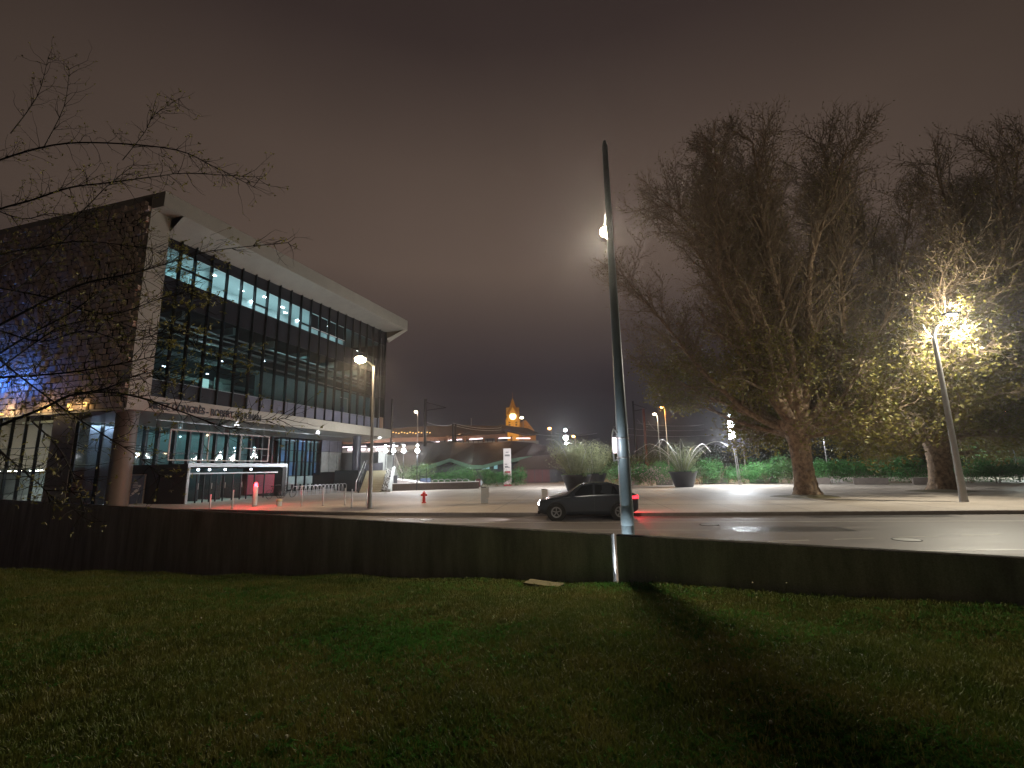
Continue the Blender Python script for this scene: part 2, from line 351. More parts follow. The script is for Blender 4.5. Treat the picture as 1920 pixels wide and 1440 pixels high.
# parapet wall with its panels
wr = thing('concrete_parapet', 'low dark concrete wall running along the lawn edge, in separate panels', 'wall')
cuts = [-34, -28.6, -23.1, -17.6, -12.2, -6.6, 0, 5.46, 9.8, 14.15, 19.6, 25, 30.5, 36, 41.5, 47, 52.5, 60]
for a_, b_ in zip(cuts[:-1], cuts[1:]):
    gap = .045 if a_ == 0 or b_ == 0 else .006
    zb = -3.4 if b_ > 10 else -1.8
    m_ = MB(); p, q = WP+WD*(a_+(gap if a_ == 0 else .006)), WP+WD*(b_-(gap if b_ == 0 else .006)); t_ = WN*.15; c_ = .012
    top = [.75, .75]
    vs = []
    for pnt in (p, q):
        vs += [pnt+Vector((0, 0, zb)), pnt+t_+Vector((0, 0, zb)), pnt+t_+Vector((0, 0, .75-c_)), pnt+t_-WN*c_+Vector((0, 0, .75)), pnt+WN*c_+Vector((0, 0, .75)), pnt+Vector((0, 0, .75-c_))]
    m_.add(vs, [(0, 1, 2, 3, 4, 5), (11, 10, 9, 8, 7, 6)]+[(i, i+6, (i+1) % 6+6, (i+1) % 6) for i in (0, 1, 5)]); m_.add(vs, [(i, i+6, (i+1) % 6+6, (i+1) % 6) for i in (2, 3, 4)], 1)
    obj('wall_panel', m_, ['wall_concrete', 'dark_top'], wr)  # top faces take a darker colour than the sides

# ------------------------------------------------------------ grass: blades and clover, thousands of tufts
def tuft(kind, n):
    m_ = MB()
    for i in range(n):
        a = random.uniform(0, 2*pi); r = random.uniform(0, .07); x, y = r*cos(a), r*sin(a); b = random.uniform(0, 2*pi)
        if kind == 'blade':
            h = random.uniform(.02, .055)*(1.8 if random.random() < .12 else 1); w = random.uniform(.0024, .0045); ln = random.uniform(.01, .05); dx, dy = cos(b), sin(b); px_, py_ = -dy*w, dx*w
            m_.add([(x-px_, y-py_, -.01), (x+px_, y+py_, -.01), (x+px_*.8+dx*ln*.4, y+py_*.8+dy*ln*.4, h*.6), (x-px_*.8+dx*ln*.4, y-py_*.8+dy*ln*.4, h*.6), (x+dx*ln, y+dy*ln, h)], [(0, 1, 2, 3), (3, 2, 4)], 0)
        else:
            z = random.uniform(.012, .045)
            for k in range(3):
                c_ = b+k*2.1; s_ = random.uniform(.008, .013); dx, dy = cos(c_), sin(c_); t_ = random.uniform(-.3, .5)*s_
                m_.add([(x, y, z), (x+dx*s_-dy*s_*.6, y+dy*s_+dx*s_*.6, z+t_), (x+dx*s_*1.5, y+dy*s_*1.5, z+t_), (x+dx*s_+dy*s_*.6, y+dy*s_-dx*s_*.6, z+t_)], [(0, 3, 2, 1)], 1)
    return m_
def scatter(name, pts, scl, proto, mats, label, cat):
    """instances of one small tuft mesh on the given points (geometry nodes)"""
    me = bpy.data.meshes.new(name); me.from_pydata([tuple(p) for p in pts], [], [])
    at_ = me.attributes.new('siz', 'FLOAT', 'POINT'); at_.data.foreach_set('value', np.asarray(scl, dtype=np.float32))
    rt_ = me.attributes.new('rot', 'FLOAT_VECTOR', 'POINT'); rr = np.zeros((len(pts), 3), dtype=np.float32); rr[:, 2] = np.random.rand(len(pts))*6.28
    rr[:, 0] = np.random.randn(len(pts))*.15; rr[:, 1] = np.random.randn(len(pts))*.15; rt_.data.foreach_set('vector', rr.ravel())
    o = bpy.data.objects.new(name, me); C.objects.link(o)
    gn = bpy.data.node_groups.new(name, 'GeometryNodeTree'); gn.interface.new_socket('Geometry', in_out='INPUT', socket_type='NodeSocketGeometry'); gn.interface.new_socket('Geometry', in_out='OUTPUT', socket_type='NodeSocketGeometry')
    i_ = gn.nodes.new('NodeGroupInput'); o_ = gn.nodes.new('NodeGroupOutput'); ip = gn.nodes.new('GeometryNodeInstanceOnPoints')
    # the tuft mesh is stored in a hidden data-only object
    po = bpy.data.objects.new('tuft_source', proto.mesh('tuft_source', mats)); oi = gn.nodes.new('GeometryNodeObjectInfo'); oi.inputs['Object'].default_value = po
    a1 = gn.nodes.new('GeometryNodeInputNamedAttribute'); a1.data_type = 'FLOAT'; a1.inputs['Name'].default_value = 'siz'
    a2 = gn.nodes.new('GeometryNodeInputNamedAttribute'); a2.data_type = 'FLOAT_VECTOR'; a2.inputs['Name'].default_value = 'rot'
    gn.links.new(i_.outputs[0], ip.inputs['Points']); gn.links.new(oi.outputs['Geometry'], ip.inputs['Instance'])
    gn.links.new(a1.outputs['Attribute'], ip.inputs['Scale']); gn.links.new(a2.outputs['Attribute'], ip.inputs['Rotation']); gn.links.new(ip.outputs[0], o_.inputs[0])
    md = o.modifiers.new('scatter', 'NODES'); md.node_group = gn
    return tag(o, label, cat, kind='stuff')
def nval(x, y, f, ph): return sin(x*f+ph)+sin(y*f*1.17+ph*2.1)+sin((x+y)*f*.63+ph*.7)+.6*sin((x-1.7*y)*f*1.9+ph)
def bank_points(n, rmin, rmax, keep):
    out = []; sc_ = []
    while len(out) < n:
        r = rmin+(rmax-rmin)*random.random()**1.25; a = random.uniform(-1.25, 1.25); x, y = r*sin(a), r*cos(a)
        dn = -(Vector((x, y, 0))-WP).dot(WN)
        if dn < .02 or not keep(x, y): continue
        out.append((x, y, gh(x, y))); sc_.append(random.uniform(.7, 1.35)*(.75+.04*r))
    return out, sc_
pt_, sc_ = bank_points(120000, .8, 22, lambda x, y: nval(x, y, 1.5, 1) + random.gauss(0, 1.5) > -1.9)
scatter('lawn_grass', pt_, sc_, tuft('blade', 14), ['grass_blade', 'clover_leaf'], 'rough unlit lawn grass covering the bank in the foreground', 'grass')
pt_, sc_ = bank_points(22000, .8, 14, lambda x, y: nval(x, y, 1.9, 4) + random.gauss(0, .9) > 1.0)
scatter('clover', pt_, sc_, tuft('clover', 9), ['grass_blade', 'clover_leaf'], 'patches of small leafed clover among the lawn grass', 'clover')
# seed heads and broad weeds by the wall
def weed(loc, h, label):
    w = thing('weed', label, 'weed', loc, group='weeds standing in the lawn'); s_ = MB(); s_.tube([(0, 0, 0), (.01, .01, h*.5), (.03, 0, h)], [.003, .0025, .002], 4); obj('stem', s_, 'leaf_near', w)
    b = MB(); b.ball((.03, 0, h), .012, 6, 4); obj('seed_head', b, 'stair_stone', w)
    l = MB()
    for k in range(7):
        a = k*.9; r = random.uniform(.06, .12); l.quad((0, 0, .01), (cos(a-.25)*r*.6, sin(a-.25)*r*.6, .05), (cos(a)*r, sin(a)*r, .02), (cos(a+.25)*r*.6, sin(a+.25)*r*.6, .05))
    obj('leaf_rosette', l, 'clover_leaf', w)
for x, y, h, lb in ((1228, 1112, .22, 'thin weed at the foot of the wall right of the light gap'), (1475, 1130, .24, 'tall seed head below the right part of the wall'), (1410, 1122, .2, 'seed head by the wall, second from the right end'),
                    (1050, 1085, .12, 'short weed left of the bright gap in the wall'), (355, 1092, .14, 'pale seed head at the left shadow of the wall'), (370, 1180, .12, 'pale dandelion clock on the left half of the lawn'),
                    (525, 1415, .09, 'dandelion clock closest to the camera, bottom left of centre'), (1440, 1395, .12, 'broad leafed weed on the lower right of the lawn'), (1250, 1300, .13, 'lone stalk in the middle of the right lawn'), (895, 1088, .16, 'upright stalk against the wall near the middle of the picture')):
    p = gz(x, y, .1)
    for _ in range(8): p = gz(x, y, gh(p.x, p.y))
    dn = -(p-WP).dot(WN)
    if dn < .05: p = p-WN*(.08-dn); p.z = gh(p.x, p.y)
    weed(p, h, lb)
p = gz(1020, 1092, .0); dn = -(p-WP).dot(WN); 
if dn < .15: p = p-WN*(.2-dn)
m_ = MB().box((-.32, -.13, -.02), (.32, .13, .05)); o = obj('stone_slab', m_, 'bed_soil', loc=(p.x, p.y, gh(p.x, p.y)+.03)); o.rotation_euler = (.04, .02, -.5); tag(o, 'flat brown stone slab lying in the grass at the foot of the wall', 'slab')

# ------------------------------------------------------------ the congress building (local x along the front, local y into the building, z up)
BO = Vector((-23.9, 28.8, 0)); BR = atan2(.963, .27)
B = thing('congress_building', 'modern glass and white panel congress hall lit from inside, with a punched brown side wall', 'building', BO, BR)
def bw(u, y, z=0): return BO+Vector((u*cos(BR)-y*sin(BR), u*sin(BR)+y*cos(BR), z))
def ov(u): return 1.05+.055*u                                # how far the roof edge stands out
UE = 30.3
def gtop0(u): return 18.15+.0402*u
# white frame ribbon
m_ = MB().box((0, .0, 7.0), (1.35, .9, 20.42)); obj('white_pilaster', m_, 'white_panel', B)
m_ = MB()                                                    # roof slab with splayed front edge
for u0, u1 in ((0, UE),):
    t0, t1 = ov(u0), ov(u1)
    vs = [(u0, 30, 20.45), (u0, -t0, 20.6), (u1, -t1, 20.6), (u1, 30, 20.6), (u0, 30, 19.6), (u0, -t0, 19.5), (u1, -t1, 19.35), (u1, 30, 19.6)]
    m_.add([vs[0], vs[1], vs[2], vs[3]], [(0, 1, 2, 3)]); m_.add([vs[1], vs[5], vs[6], vs[2]], [(0, 1, 2, 3)]); m_.add([vs[0], vs[4], vs[5], vs[1]], [(0, 1, 2, 3)])
    m_.add([vs[2], vs[6], vs[7], vs[3]], [(0, 1, 2, 3)])
obj('roof_edge', m_, 'white_panel', B)
m_ = MB(); m_.quad((0, -ov(0), 19.5), (1.35, -ov(1.35), 19.5), (1.35, 0, 19.5), (0, 0, 19.5))
for k in range(16):
    ua, ub_ = 1.35+(UE-1.35)*k/16, 1.35+(UE-1.35)*(k+1)/16
    m_.quad((ua, -ov(ua), 19.5-.15*ua/UE), (ub_, -ov(ub_), 19.5-.15*ub_/UE), (ub_, .34, gtop0(ub_)), (ua, .34, gtop0(ua)))
obj('roof_soffit', m_, 'soffit_paint', B, True)
m_ = MB(); m_.quad((UE+.02, -ov(UE), 20.6), (UE+.02, -ov(UE), 19.35), (UE+.02, -.15, 18.0), (UE+.02, .4, 18.3), (UE+.02, .4, 20.6))
m_.quad((UE, -ov(UE), 19.35), (UE, -.15, 18.0), (UE-.5, -.15, 18.4), (UE-.5, -ov(UE)+.15, 19.36)); obj('end_fin', m_, 'white_panel', B)
m_ = MB().box((2.0, -.55, 19.02), (4.6, -.42, 19.08)).box((3.6, -.35, 18.85), (4.9, -.2, 19.02)); obj('maintenance_rail', m_, 'mullion_steel', B)
# lower white band, in panels
x = 0; k = 0
bw_ = [0, 4.0, 8.1, 12.2, 16.3, 20.4, 24.5, 28.5, 31.6]
for a, b in zip(bw_[:-1], bw_[1:]):
    obj('band_panel', MB().box((a+.006, 0, 6.0), (b-.006, .35, 7.0)), 'white_panel', B)
m_ = MB(); m_.add([(31.6, 0, 7.0), (31.6, 0, 6.0), (31.0, .6, 5.75), (29.5, 2.2, 5.6), (29.5, 4.0, 7.0), (31.6, 4, 7)], [(0, 1, 2, 3, 4, 5)]); obj('band_end', m_, 'white_panel', B)
m_ = MB(); m_.quad((0, .36, 6.0), (31.6, .36, 6.0), (31.6, 4.2, 5.45), (0, 4.2, 5.45)); m_.quad((0, .3, 5.995), (31.6, .3, 5.995), (31.6, .37, 5.995), (0, .37, 5.995))
obj('lower_soffit', m_, 'soffit_metal', B)
m_ = MB().box((3.4, 2.0, 5.70), (28.6, 2.05, 5.755)); obj('soffit_strip', m_, 'mullion_steel', B)
# brown punched side wall on the left facade
m_ = MB(); m_.quad((.2, .1, 6.1), (.2, 34, 6.1), (.2, 34, 20.4), (.2, .1, 20.4)); obj('screen_backing', m_, 'screen_dark', B)
obj('ledge', MB().box((-.12, 0, 5.95), (.1, 34, 6.07)), 'white_panel', B)
obj('corner_strip', MB().box((-.02, -.003, 6.07), (.12, .06, 20.42)), 'white_panel', B)
pit = .62; ph_ = .4; cells = []
for j in range(int(14.3/ph_)):
    for i in range(int(33/pit)):
        w0 = .08+i*pit+(0 if j % 2 else pit/2); z0 = 6.12+j*ph_
        cells.append((w0, z0))
cells.sort(key=lambda c: c[0])
rng = random.Random(3); protos = []
for d in (.0, .05, .12, .2):
    protos.append(MB().box((-.0-d, 0, 0), (.08, pit*.60, ph_*.80)).mesh('facade_block', 'screen_block'))
protos_w = MB().box((-.04, 0, 0), (.08, pit*.93, ph_*.82)).mesh('facade_block', 'screen_block')
rest = MB(); nb = 0
for w0, z0 in cells:
    q = rng.random()
    if w0 < 12.6 and z0 > 6.1 and nb < 300 and w0 > 0:
        me = protos_w if q < .22 else protos[rng.randrange(4)]
        obj('facade_block', me, None, B, loc=(0, w0, z0)); nb += 1
    else:
        d = -.04 if q < .42 else -rng.choice((0, .05, .12, .2)); wd = pit*(.93 if q < .22 else .60); rest.box((d, w0, z0), (.12, w0+wd, z0+ph_*.81))
obj('facade_block_field', rest, 'screen_block', B, kind='stuff')

# upper glazing: panes between z 7.05 and the soffit
us = [1.42, 2.5]+[3.65+1.394*i for i in range(20)]
us = [u for u in us if u < 30.4]
gy = .3
def gtop(u): return 18.22+.039*u
frit_mesh = None
for i in range(len(us)-1):
    a, b = us[i], us[i+1]; zt = gtop((a+b)/2)
    obj('spandrel', MB().box((a+.04, gy+.0, 7.05), (b-.04, gy+.05, 8.15)), 'lavender_panel' if a > 8 else 'frit', B)
    m_ = MB().quad((a+.04, gy+.02, 8.2), (b-.04, gy+.02, 8.2), (b-.04, gy+.02, 13.6), (a+.04, gy+.02, 13.6)); obj('pane', m_, 'pane_dim', B)
    obj('dark_panel', MB().box((a+.04, gy, 13.65), (b-.04, gy+.05, 15.5)), 'frit', B)
    m_ = MB().quad((a+.04, gy+.02, 15.53), (b-.04, gy+.02, 15.53), (b-.04, gy+.02, 17.5), (a+.04, gy+.02, 17.5))
    obj('pane', m_, 'pane_lit' if a < 21.9 else 'pane_dim', B)
    obj('dark_panel', MB().add([(a+.04, gy, 17.53), (b-.04, gy, 17.53), (b-.04, gy, gtop(b)), (a+.04, gy, gtop(a))], [(0, 1, 2, 3)]), 'frit', B)
for i, u in enumerate(us):
    obj('mullion', MB().box((u-.045, gy-.16, 7.02), (u+.045, gy+.1, gtop(u)+.2)), 'mullion_dark', B)
obj('transom', MB().box((1.4, gy-.04, 8.15), (30.1, gy+.03, 8.2)), 'mullion_steel', B)
obj('transom', MB().box((18.8, gy-.04, 10.7), (30.1, gy+.03, 10.76)), 'mullion_dark', B)
for (ua, ub) in ((2.5, 5.04), (9.2, 10.62), (14.8, 16.2)):   # opening lights set into the lit row
    m_ = MB().box((ua+.05, gy-.05, 15.98+(.35 if ua < 3 else 0)), (ub-.05, gy+.07, 16.13+(.35 if ua < 3 else 0))); obj('window_rail', m_, 'mullion_dark', B)
for u in (16.2, 17.6, 19.0, 20.4):                           # blinds pulled down over four panes
    obj('blind', MB().box((u+.05, gy+.12, 16.02), (u+1.34, gy+.15, 17.5)), 'frit', B)
obj('window_rail', MB().box((16.2, gy-.06, 16.0), (21.7, gy-.02, 16.06)), 'sign_white', B)
m_ = MB().box((22.75, gy-.05, 8.2), (22.80, gy, 9.75)).box((21.45, gy-.05, 9.72), (22.80, gy, 9.78)); obj('door_frame', m_, 'mullion_steel', B)
obj('notice', MB().box((21.7, gy-.02, 8.25), (22.15, gy+.01, 8.75)), 'board_blue', B)
# floors, rooms and what is in them
obj('floor_slab', MB().box((1.3, .37, 13.75), (30, 12, 15.4)), 'room_dark', B)
obj('floor_slab', MB().box((1.3, .37, 7.1), (30, 12, 8.1)), 'room_dark', B)
obj('floor_slab', MB().box((1.3, .37, 17.65), (30, 12, 18.1)), 'room_ceiling', B)
obj('room_partition', MB().box((1.3, 3.6, 15.4), (22.0, 3.8, 17.65)), 'room_wall', B)
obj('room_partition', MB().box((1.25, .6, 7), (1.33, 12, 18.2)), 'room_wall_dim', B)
obj('room_partition', MB().box((21.9, .6, 15.4), (22.0, 5.6, 17.65)), 'room_wall', B)
obj('room_partition', MB().box((5.3, .8, 15.4), (5.4, 5.6, 17.65)), 'room_wall', B)
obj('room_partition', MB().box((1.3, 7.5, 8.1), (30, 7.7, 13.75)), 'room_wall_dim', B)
obj('end_wall', MB().box((30.1, .6, 7.1), (30.25, 30, 18.3)), 'frit', B)
for u in (29.0, 30.0): obj('mullion', MB().box((u+.2, .25, 7.02), (u+.24, .3, 18.3)), 'mullion_steel', B)
obj('orange_panel', MB().box((29.3, .24, 7.06), (30.1, .29, 8.4)), 'brown_fascia', B)
for k, (u, y) in enumerate([(6.3, 1.6), (6.9, 3.2), (9.6, 2.2), (11.5, 1.5), (12.0, 3.4), (14.2, 2.0), (15.6, 2.9), (18.0, 3.4), (20.8, 1.8), (7.9, 4.7)]):
    obj('ceiling_light', MB().box((u, y, 17.6), (u+.32, y+.13, 17.64)), 'glow_white', B)
area((9, 2.0, 15.5), (12, 2.6), 110, (.78, .95, 1), parent=B, aim=(0, 0, 1)); area((9, 2.2, 17.5), (12, 2), 60, (.78, .95, 1), parent=B); area((3.3, 3.0, 17.45), (3, 3.5), 22, (.45, .9, 1), parent=B); area((18.5, 2.2, 15.5), (6, 2), 40,(.75, .95, 1), parent=B, aim=(0, 0, 1)); area((18.5, 2.2, 17.5), (6, 2), 20, (.75, .95, 1), parent=B)  # the upward ones at floor level are added to brighten the ceiling
# hall on the middle storey: galleries, ducts and a few lamps
for z, y, r in ((12.9, 1.6, .10), (12.6, 1.9, .07), (12.25, 2.4, .12), (11.7, 3.2, .09)):
    obj('duct', MB().tube([(2, y, z), (16, y, z), (29.5, y, z-.3)], r, 8), 'galvanised', B)
obj('room_partition', MB().box((11.8, 2.0, 8.1), (29.9, 2.1, 10.9)), 'room_wall', B)
area((21, 1.2, 13.2), (16, .6), 40, (.6, .92, .92), parent=B)
for z, y in ((11.0, 4.0), (9.6, 5.5)): obj('gallery_edge', MB().box((2.0, y, z), (20.5, y+.25, z+.35)), 'room_wall', B)
for i in range(6): obj('roof_beam', MB().box((3.5+4.4*i, .8, 13.0), (3.75+4.4*i, 7.4, 13.6)), 'room_wall', B)
obj('lit_doorway', MB().box((8.95, 4.9, 8.6), (9.75, 4.95, 9.9)), 'glow_room', B); obj('room_wall_panel', MB().box((10.3, 4.9, 8.2), (12.2, 5.0, 10.2)), 'room_wall', B)
for u, y, z in ((6.6, 2.2, 12.0), (12.9, 2.4, 12.0), (4.6, 3.5, 9.9), (8.6, 3.9, 10.1), (25.6, 1.3, 15.9), (8.3, 2.2, 11.0)):
    obj('hall_lamp', MB().box((u, y, z), (u+.2, y+.1, z+.06)), 'glow_blue_white', B)
area((23, 3.2, 12.6), (12, 4), 45, (.55, .90, .92), parent=B); area((9, 4.2, 12.9), (12, 4), 12, (.45, .85, .9), parent=B)
pt(bw(9.6, 3.8, 9.4), 14, (.6, 1, .9), .2)

# ground floor glazing set back under the soffit
gy0 = 4.2
gu = [.1, 1.55, 3.0, 4.4, 5.31, 6.6, 7.81, 8.95, 10.21, 11.38, 12.68, 13.9, 15.2, 16.5, 17.73]
for i in range(len(gu)-1):
    a, b = gu[i], gu[i+1]
    gm_ = 'pane_tan' if a < 3 else 'pane_ground'
    for z0, z1 in ((.05, 1.85), (1.9, 3.55), (3.6, 5.4)):
        obj('pane', MB().quad((a+.05, gy0, z0), (b-.05, gy0, z0), (b-.05, gy0, z1), (a+.05, gy0, z1)), 'pane_ground', B)
    wd = .03 if a < 3 else .09
    obj('mullion', MB().box((a-wd, gy0-.2, 0), (a+wd, gy0+.12, 5.42)), 'mullion_dark', B)
for z in (1.87, 3.57): obj('transom', MB().box((.1, gy0-.03, z-.03), (17.7, gy0+.05, z+.03)), 'mullion_dark', B)
rw = [17.73, 18.94, 20.14, 21.44, 22.71, 23.96]
for i in range(len(rw)-1):
    a, b = rw[i], rw[i+1]
    for k, (z0, z1) in enumerate(((1.62, 2.97), (3.03, 4.12), (4.18, 5.42))):
        mm_ = ['pane_ground', 'pane_blue', 'pane_ground'][(i+k) % 3]
        obj('pane', MB().quad((a+.04, gy0, z0), (b-.04, gy0, z0), (b-.04, gy0, z1), (a+.04, gy0, z1)), mm_, B)
    obj('mullion', MB().box((a-.04, gy0-.1, 0), (a+.04, gy0+.1, 5.44)), 'mullion_dark', B)
for z in (3.0, 4.15, 1.58): obj('transom', MB().box((17.8, gy0-.05, z-.03), (24, gy0+.05, z+.03)), 'mullion_dark', B)
for a, b in ((18.9, 20.0), (20.2, 21.3), (21.6, 22.7)): obj('low_window', MB().box((a, gy0-.02, .72), (b, gy0+.03, 1.52)), 'room_wall', B)
for i, (a, b) in enumerate(((23.96, 25.27), (25.27, 26.7), (26.7, 27.6))):
    obj('cladding_panel', MB().box((a+.03, gy0-.03, 4.2), (b-.03, gy0+.05, 5.45)), 'lavender_panel', B)
    obj('cladding_panel', MB().box((a+.03, gy0-.03, 1.9), (b-.03, gy0+.05, 4.15)), 'bare_concrete', B)
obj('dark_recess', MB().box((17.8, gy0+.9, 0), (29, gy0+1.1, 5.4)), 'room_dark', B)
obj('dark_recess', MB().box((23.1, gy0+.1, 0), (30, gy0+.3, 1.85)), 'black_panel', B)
for i in range(5):
    obj('room_partition', MB().box((17.9+1.2*i, gy0+.35, .2), (18.75+1.2*i, gy0+.42, 5.3)), 'room_wall', B)
obj('ground_slab', MB().box((0, 2, -.3), (30, 14, .03)), 'bare_concrete', B)
obj('room_partition', MB().box((3.2, 7.6, 0), (18, 7.8, 5.5)), 'room_wall', B)
obj('blind', MB().box((.2, gy0+.5, 0), (3.1, gy0+.54, 5.4)), 'lavender_panel', B)
area((1.6, gy0+.27, 5.3), (2.6, .2), 60, (.75, .85, 1), parent=B)  # added light between glass and blind, brightens the blind
obj('room_partition', MB().box((.1, 4.4, 5.44), (18, 9.5, 5.6)), 'room_wall', B)
for z in (3.5,): obj('gallery_edge', MB().box((4.5, 6.6, z), (17.5, 6.8, z+.3)), 'room_wall', B)
for i in range(5): obj('column', MB().tube([(5.5+2.6*i, 6.2, 0), (5.5+2.6*i, 6.2, 5.5)], .16, 10), 'room_wall', B, True)
area((12, 6.2, 5.3), (10, 3), 40, (.55, .95, .95), parent=B); area((3, 7.5, 5.3), (4, 4), 24, (.7, .82, 1), parent=B)
area((21, 3.6, 5.2), (6, .5), 26, (.6, .8, 1), parent=B)
for u, y, z in ((2.6, 5.4, 4.5), (3.0, 6.4, 4.4), (1.9, 5.6, 3.0), (3.2, 5.6, 3.4), (5.9, 5.1, 3.5), (7.9, 5.2, 4.9), (13.2, 5.2, 4.2), (6.8, 6, 3.0), (12.0, 5.0, 3.3), (12.2, 5.0, 3.75), (.9, 5.5, 3.7), (15.3, 5, 4.3)):
    obj('ceiling_light', MB().box((u, y, z), (u+.09, y+.06, z+.05)), 'glow_blue_white', B)
for u in (9.55, 19.5, 30.2): # soffit downlights
    obj('soffit_light', MB().lathe([(.14, 5.79 if u < 30 else 5.9), (.14, 5.84 if u < 30 else 5.95)], 12, (u, 1.3 if u < 30 else .7)), 'glow_white', B)
    pt(bw(u, 1.3 if u < 30 else .7, 5.55), 45, (.75, .95, 1), .1, 150, bw(u, 2.2, 0))
# left facade at ground level
for i in range(9):
    w0 = 6.4+1.35*i
    for z0, z1 in ((.1, 2.2), (2.26, 3.8), (3.86, 5.85)):
        obj('pane', MB().quad((.15, w0+.04, z0), (.15, w0+1.31, z0), (.15, w0+1.31, z1), (.15, w0+.04, z1)), 'pane_tan', B)
    obj('mullion', MB().box((.05, w0-.03, 0), (.22, w0+.03, 5.95)), 'mullion_dark', B)
for z in (2.23, 3.83): obj('transom', MB().box((.1, 6.4, z-.03), (.2, 18.5, z+.03)), 'mullion_dark', B)
obj('ground_pier', MB().box((.02, 4.3, 0), (.9, 6.35, 5.94)), 'column_paint', B)
obj('blind', MB().quad((.5, 6.4, 2.5), (.5, 19, 2.5), (.5, 19, 5.9), (.5, 6.4, 5.9)), 'blind_cloth', B)
obj('room_partition', MB().box((4.2, 6.4, 0), (4.3, 19, 5.9)), 'room_wall', B)
obj('counter', MB().box((2.4, 7.2, 0), (2.9, 12, 1.1)), 'room_wall', B)
for i in range(4): obj('ceiling_light', MB().box((1.6, 7+2.4*i, 2.36), (1.8, 8.4+2.4*i, 2.40)), 'glow_white', B)
area((2, 11, 2.45), (1.5, 9), 26, (.8, .95, 1), parent=B)
area((2.2, 11, 4.2), (9, 2.5), 26, (1, .92, .78), parent=B, aim=(-1, 0, 0))  # added light behind the blind to make the cloth glow
# columns
def colm(u, y, r, m): obj('column', MB().lathe([(r, 0), (r, 5.98)], 28, (u, y)), m, B, True)
colm(.95, 1.2, .60, 'column_paint'); colm(26.2, 1.2, .48, 'column_blue')
# entrance box
obj('entrance_side', MB().box((3.4, -1.25, 0), (3.5, 4.0, 2.42)), 'black_panel', B)
obj('entrance_side', MB().box((12.15, -1.25, 0), (12.3, 4.0, 2.42)), 'black_panel', B)
obj('entrance_roof', MB().box((3.4, -1.3, 2.42), (12.4, 4.1, 2.62)), 'black_panel', B)
obj('entrance_rear', MB().box((3.6, 3.6, 0), (12.1, 3.7, 2.4)), 'room_wall', B)
obj('entrance_trim', MB().box((3.38, -1.36, 2.40), (12.5, -1.30, 2.66)), 'mullion_steel', B)
obj('entrance_trim', MB().box((3.38, -1.36, 0), (3.56, -1.30, 2.40)), 'mullion_steel', B); obj('entrance_trim', MB().box((12.40, -1.36, 0), (12.5, -1.30, 2.40)), 'mullion_steel', B)
obj('entrance_trim', MB().box((12.0, -1.33, 0), (12.40, -1.26, 2.40)), 'black_panel', B)
obj('entrance_rail', MB().box((3.56, -1.30, 1.92), (11.5, -1.24, 2.02)), 'mullion_steel', B)
du = [3.6, 4.25, 4.8, 5.3, 5.8, 6.4, 7.2, 7.9, 8.5, 9.2, 10.2, 11.2]
for i in range(len(du)-1):
    a, b = du[i], du[i+1]
    dd = obj('entrance_door', MB().quad((a+.03, -1.2, .05), (b-.03, -1.2, .05), (b-.03, -1.2, 1.92), (a+.03, -1.2, 1.92)), 'pane_lit', B)
    obj('door_frame', MB().box((a-.03, -1.24, 0), (a+.03, -1.16, 1.92)), 'mullion_dark', B)
    if i % 2: obj('door_handle', MB().tube([(a+.08, -1.27, .9), (a+.08, -1.27, 1.3)], .02, 6), 'rail_metal', B)
for i in range(4): obj('door_panel', MB().box((4.0+1.9*i, .6, 0), (4.1+1.9*i, 3.5, 2.3)), 'room_dark', B)
obj('red_screen', MB().box((8.9, -.9, .3), (11.6, -.85, 1.8)), 'sign_red', B)
for u in (4.7, 6.9, 9.3, 5.6): obj('entrance_lamp', MB().ball((u, -.7, 2.22), .07), 'glow_blue_white', B)
area((7.8, .8, 2.35), (7.5, 3), 55, (.65, .98, 1), parent=B)
# lettering on the band
tx = bpy.data.curves.new('lettering', 'FONT'); tx.body = 'METZ CONGRÈS - ROBERT SCHUMAN'; tx.size = 1; tx.extrude = .02; tx.offset = .028
to = bpy.data.objects.new('lettering', tx); C.objects.link(to); bpy.context.view_layer.update()
me = bpy.data.meshes.new_from_object(to); bpy.data.objects.remove(to)
co_ = np.array([v.co for v in me.vertices]); lo, hi = co_.min(0), co_.max(0)
capH = .66
me.transform(Matrix.Diagonal((9.25/(hi[0]-lo[0]), .47/.70, 1, 1)) @ Matrix.Translation((-lo[0], 0, 0))); me.materials.append(MATS['ink'])
lo_ = obj('lettering', me, None, B, loc=(1.35, -.035, 6.20)); lo_.rotation_euler = (radians(90), 0, 0)
# white tubes added to imitate a reflection in the glazing above the entrance
m_ = MB(); r = .05
for z in (2.92, 5.02): m_.tube([(3.7, .9, z), (12.65, .9, z)], r, 6)
for u, a, b in ((3.7, 2.92, 5.02), (6.72, 2.92, 5.02), (9.7, 2.92, 5.02), (12.65, 2.92, 5.02), (11.2, 2.92, 3.95)): m_.tube([(u, .9, a), (u, .9, b)], r, 6)
m_.tube([(9.7, .9, 3.95), (12.65, .9, 3.95)], r*.8, 6); obj('reflection_frame', m_, 'sign_white', B)
for u in (4.5, 8, 12): obj('reflection_hanger', MB().tube([(u, .9, 5.0), (u, .9, 5.9)], .02, 5), 'mullion_steel', B)  # hangers added for the reflection tubes
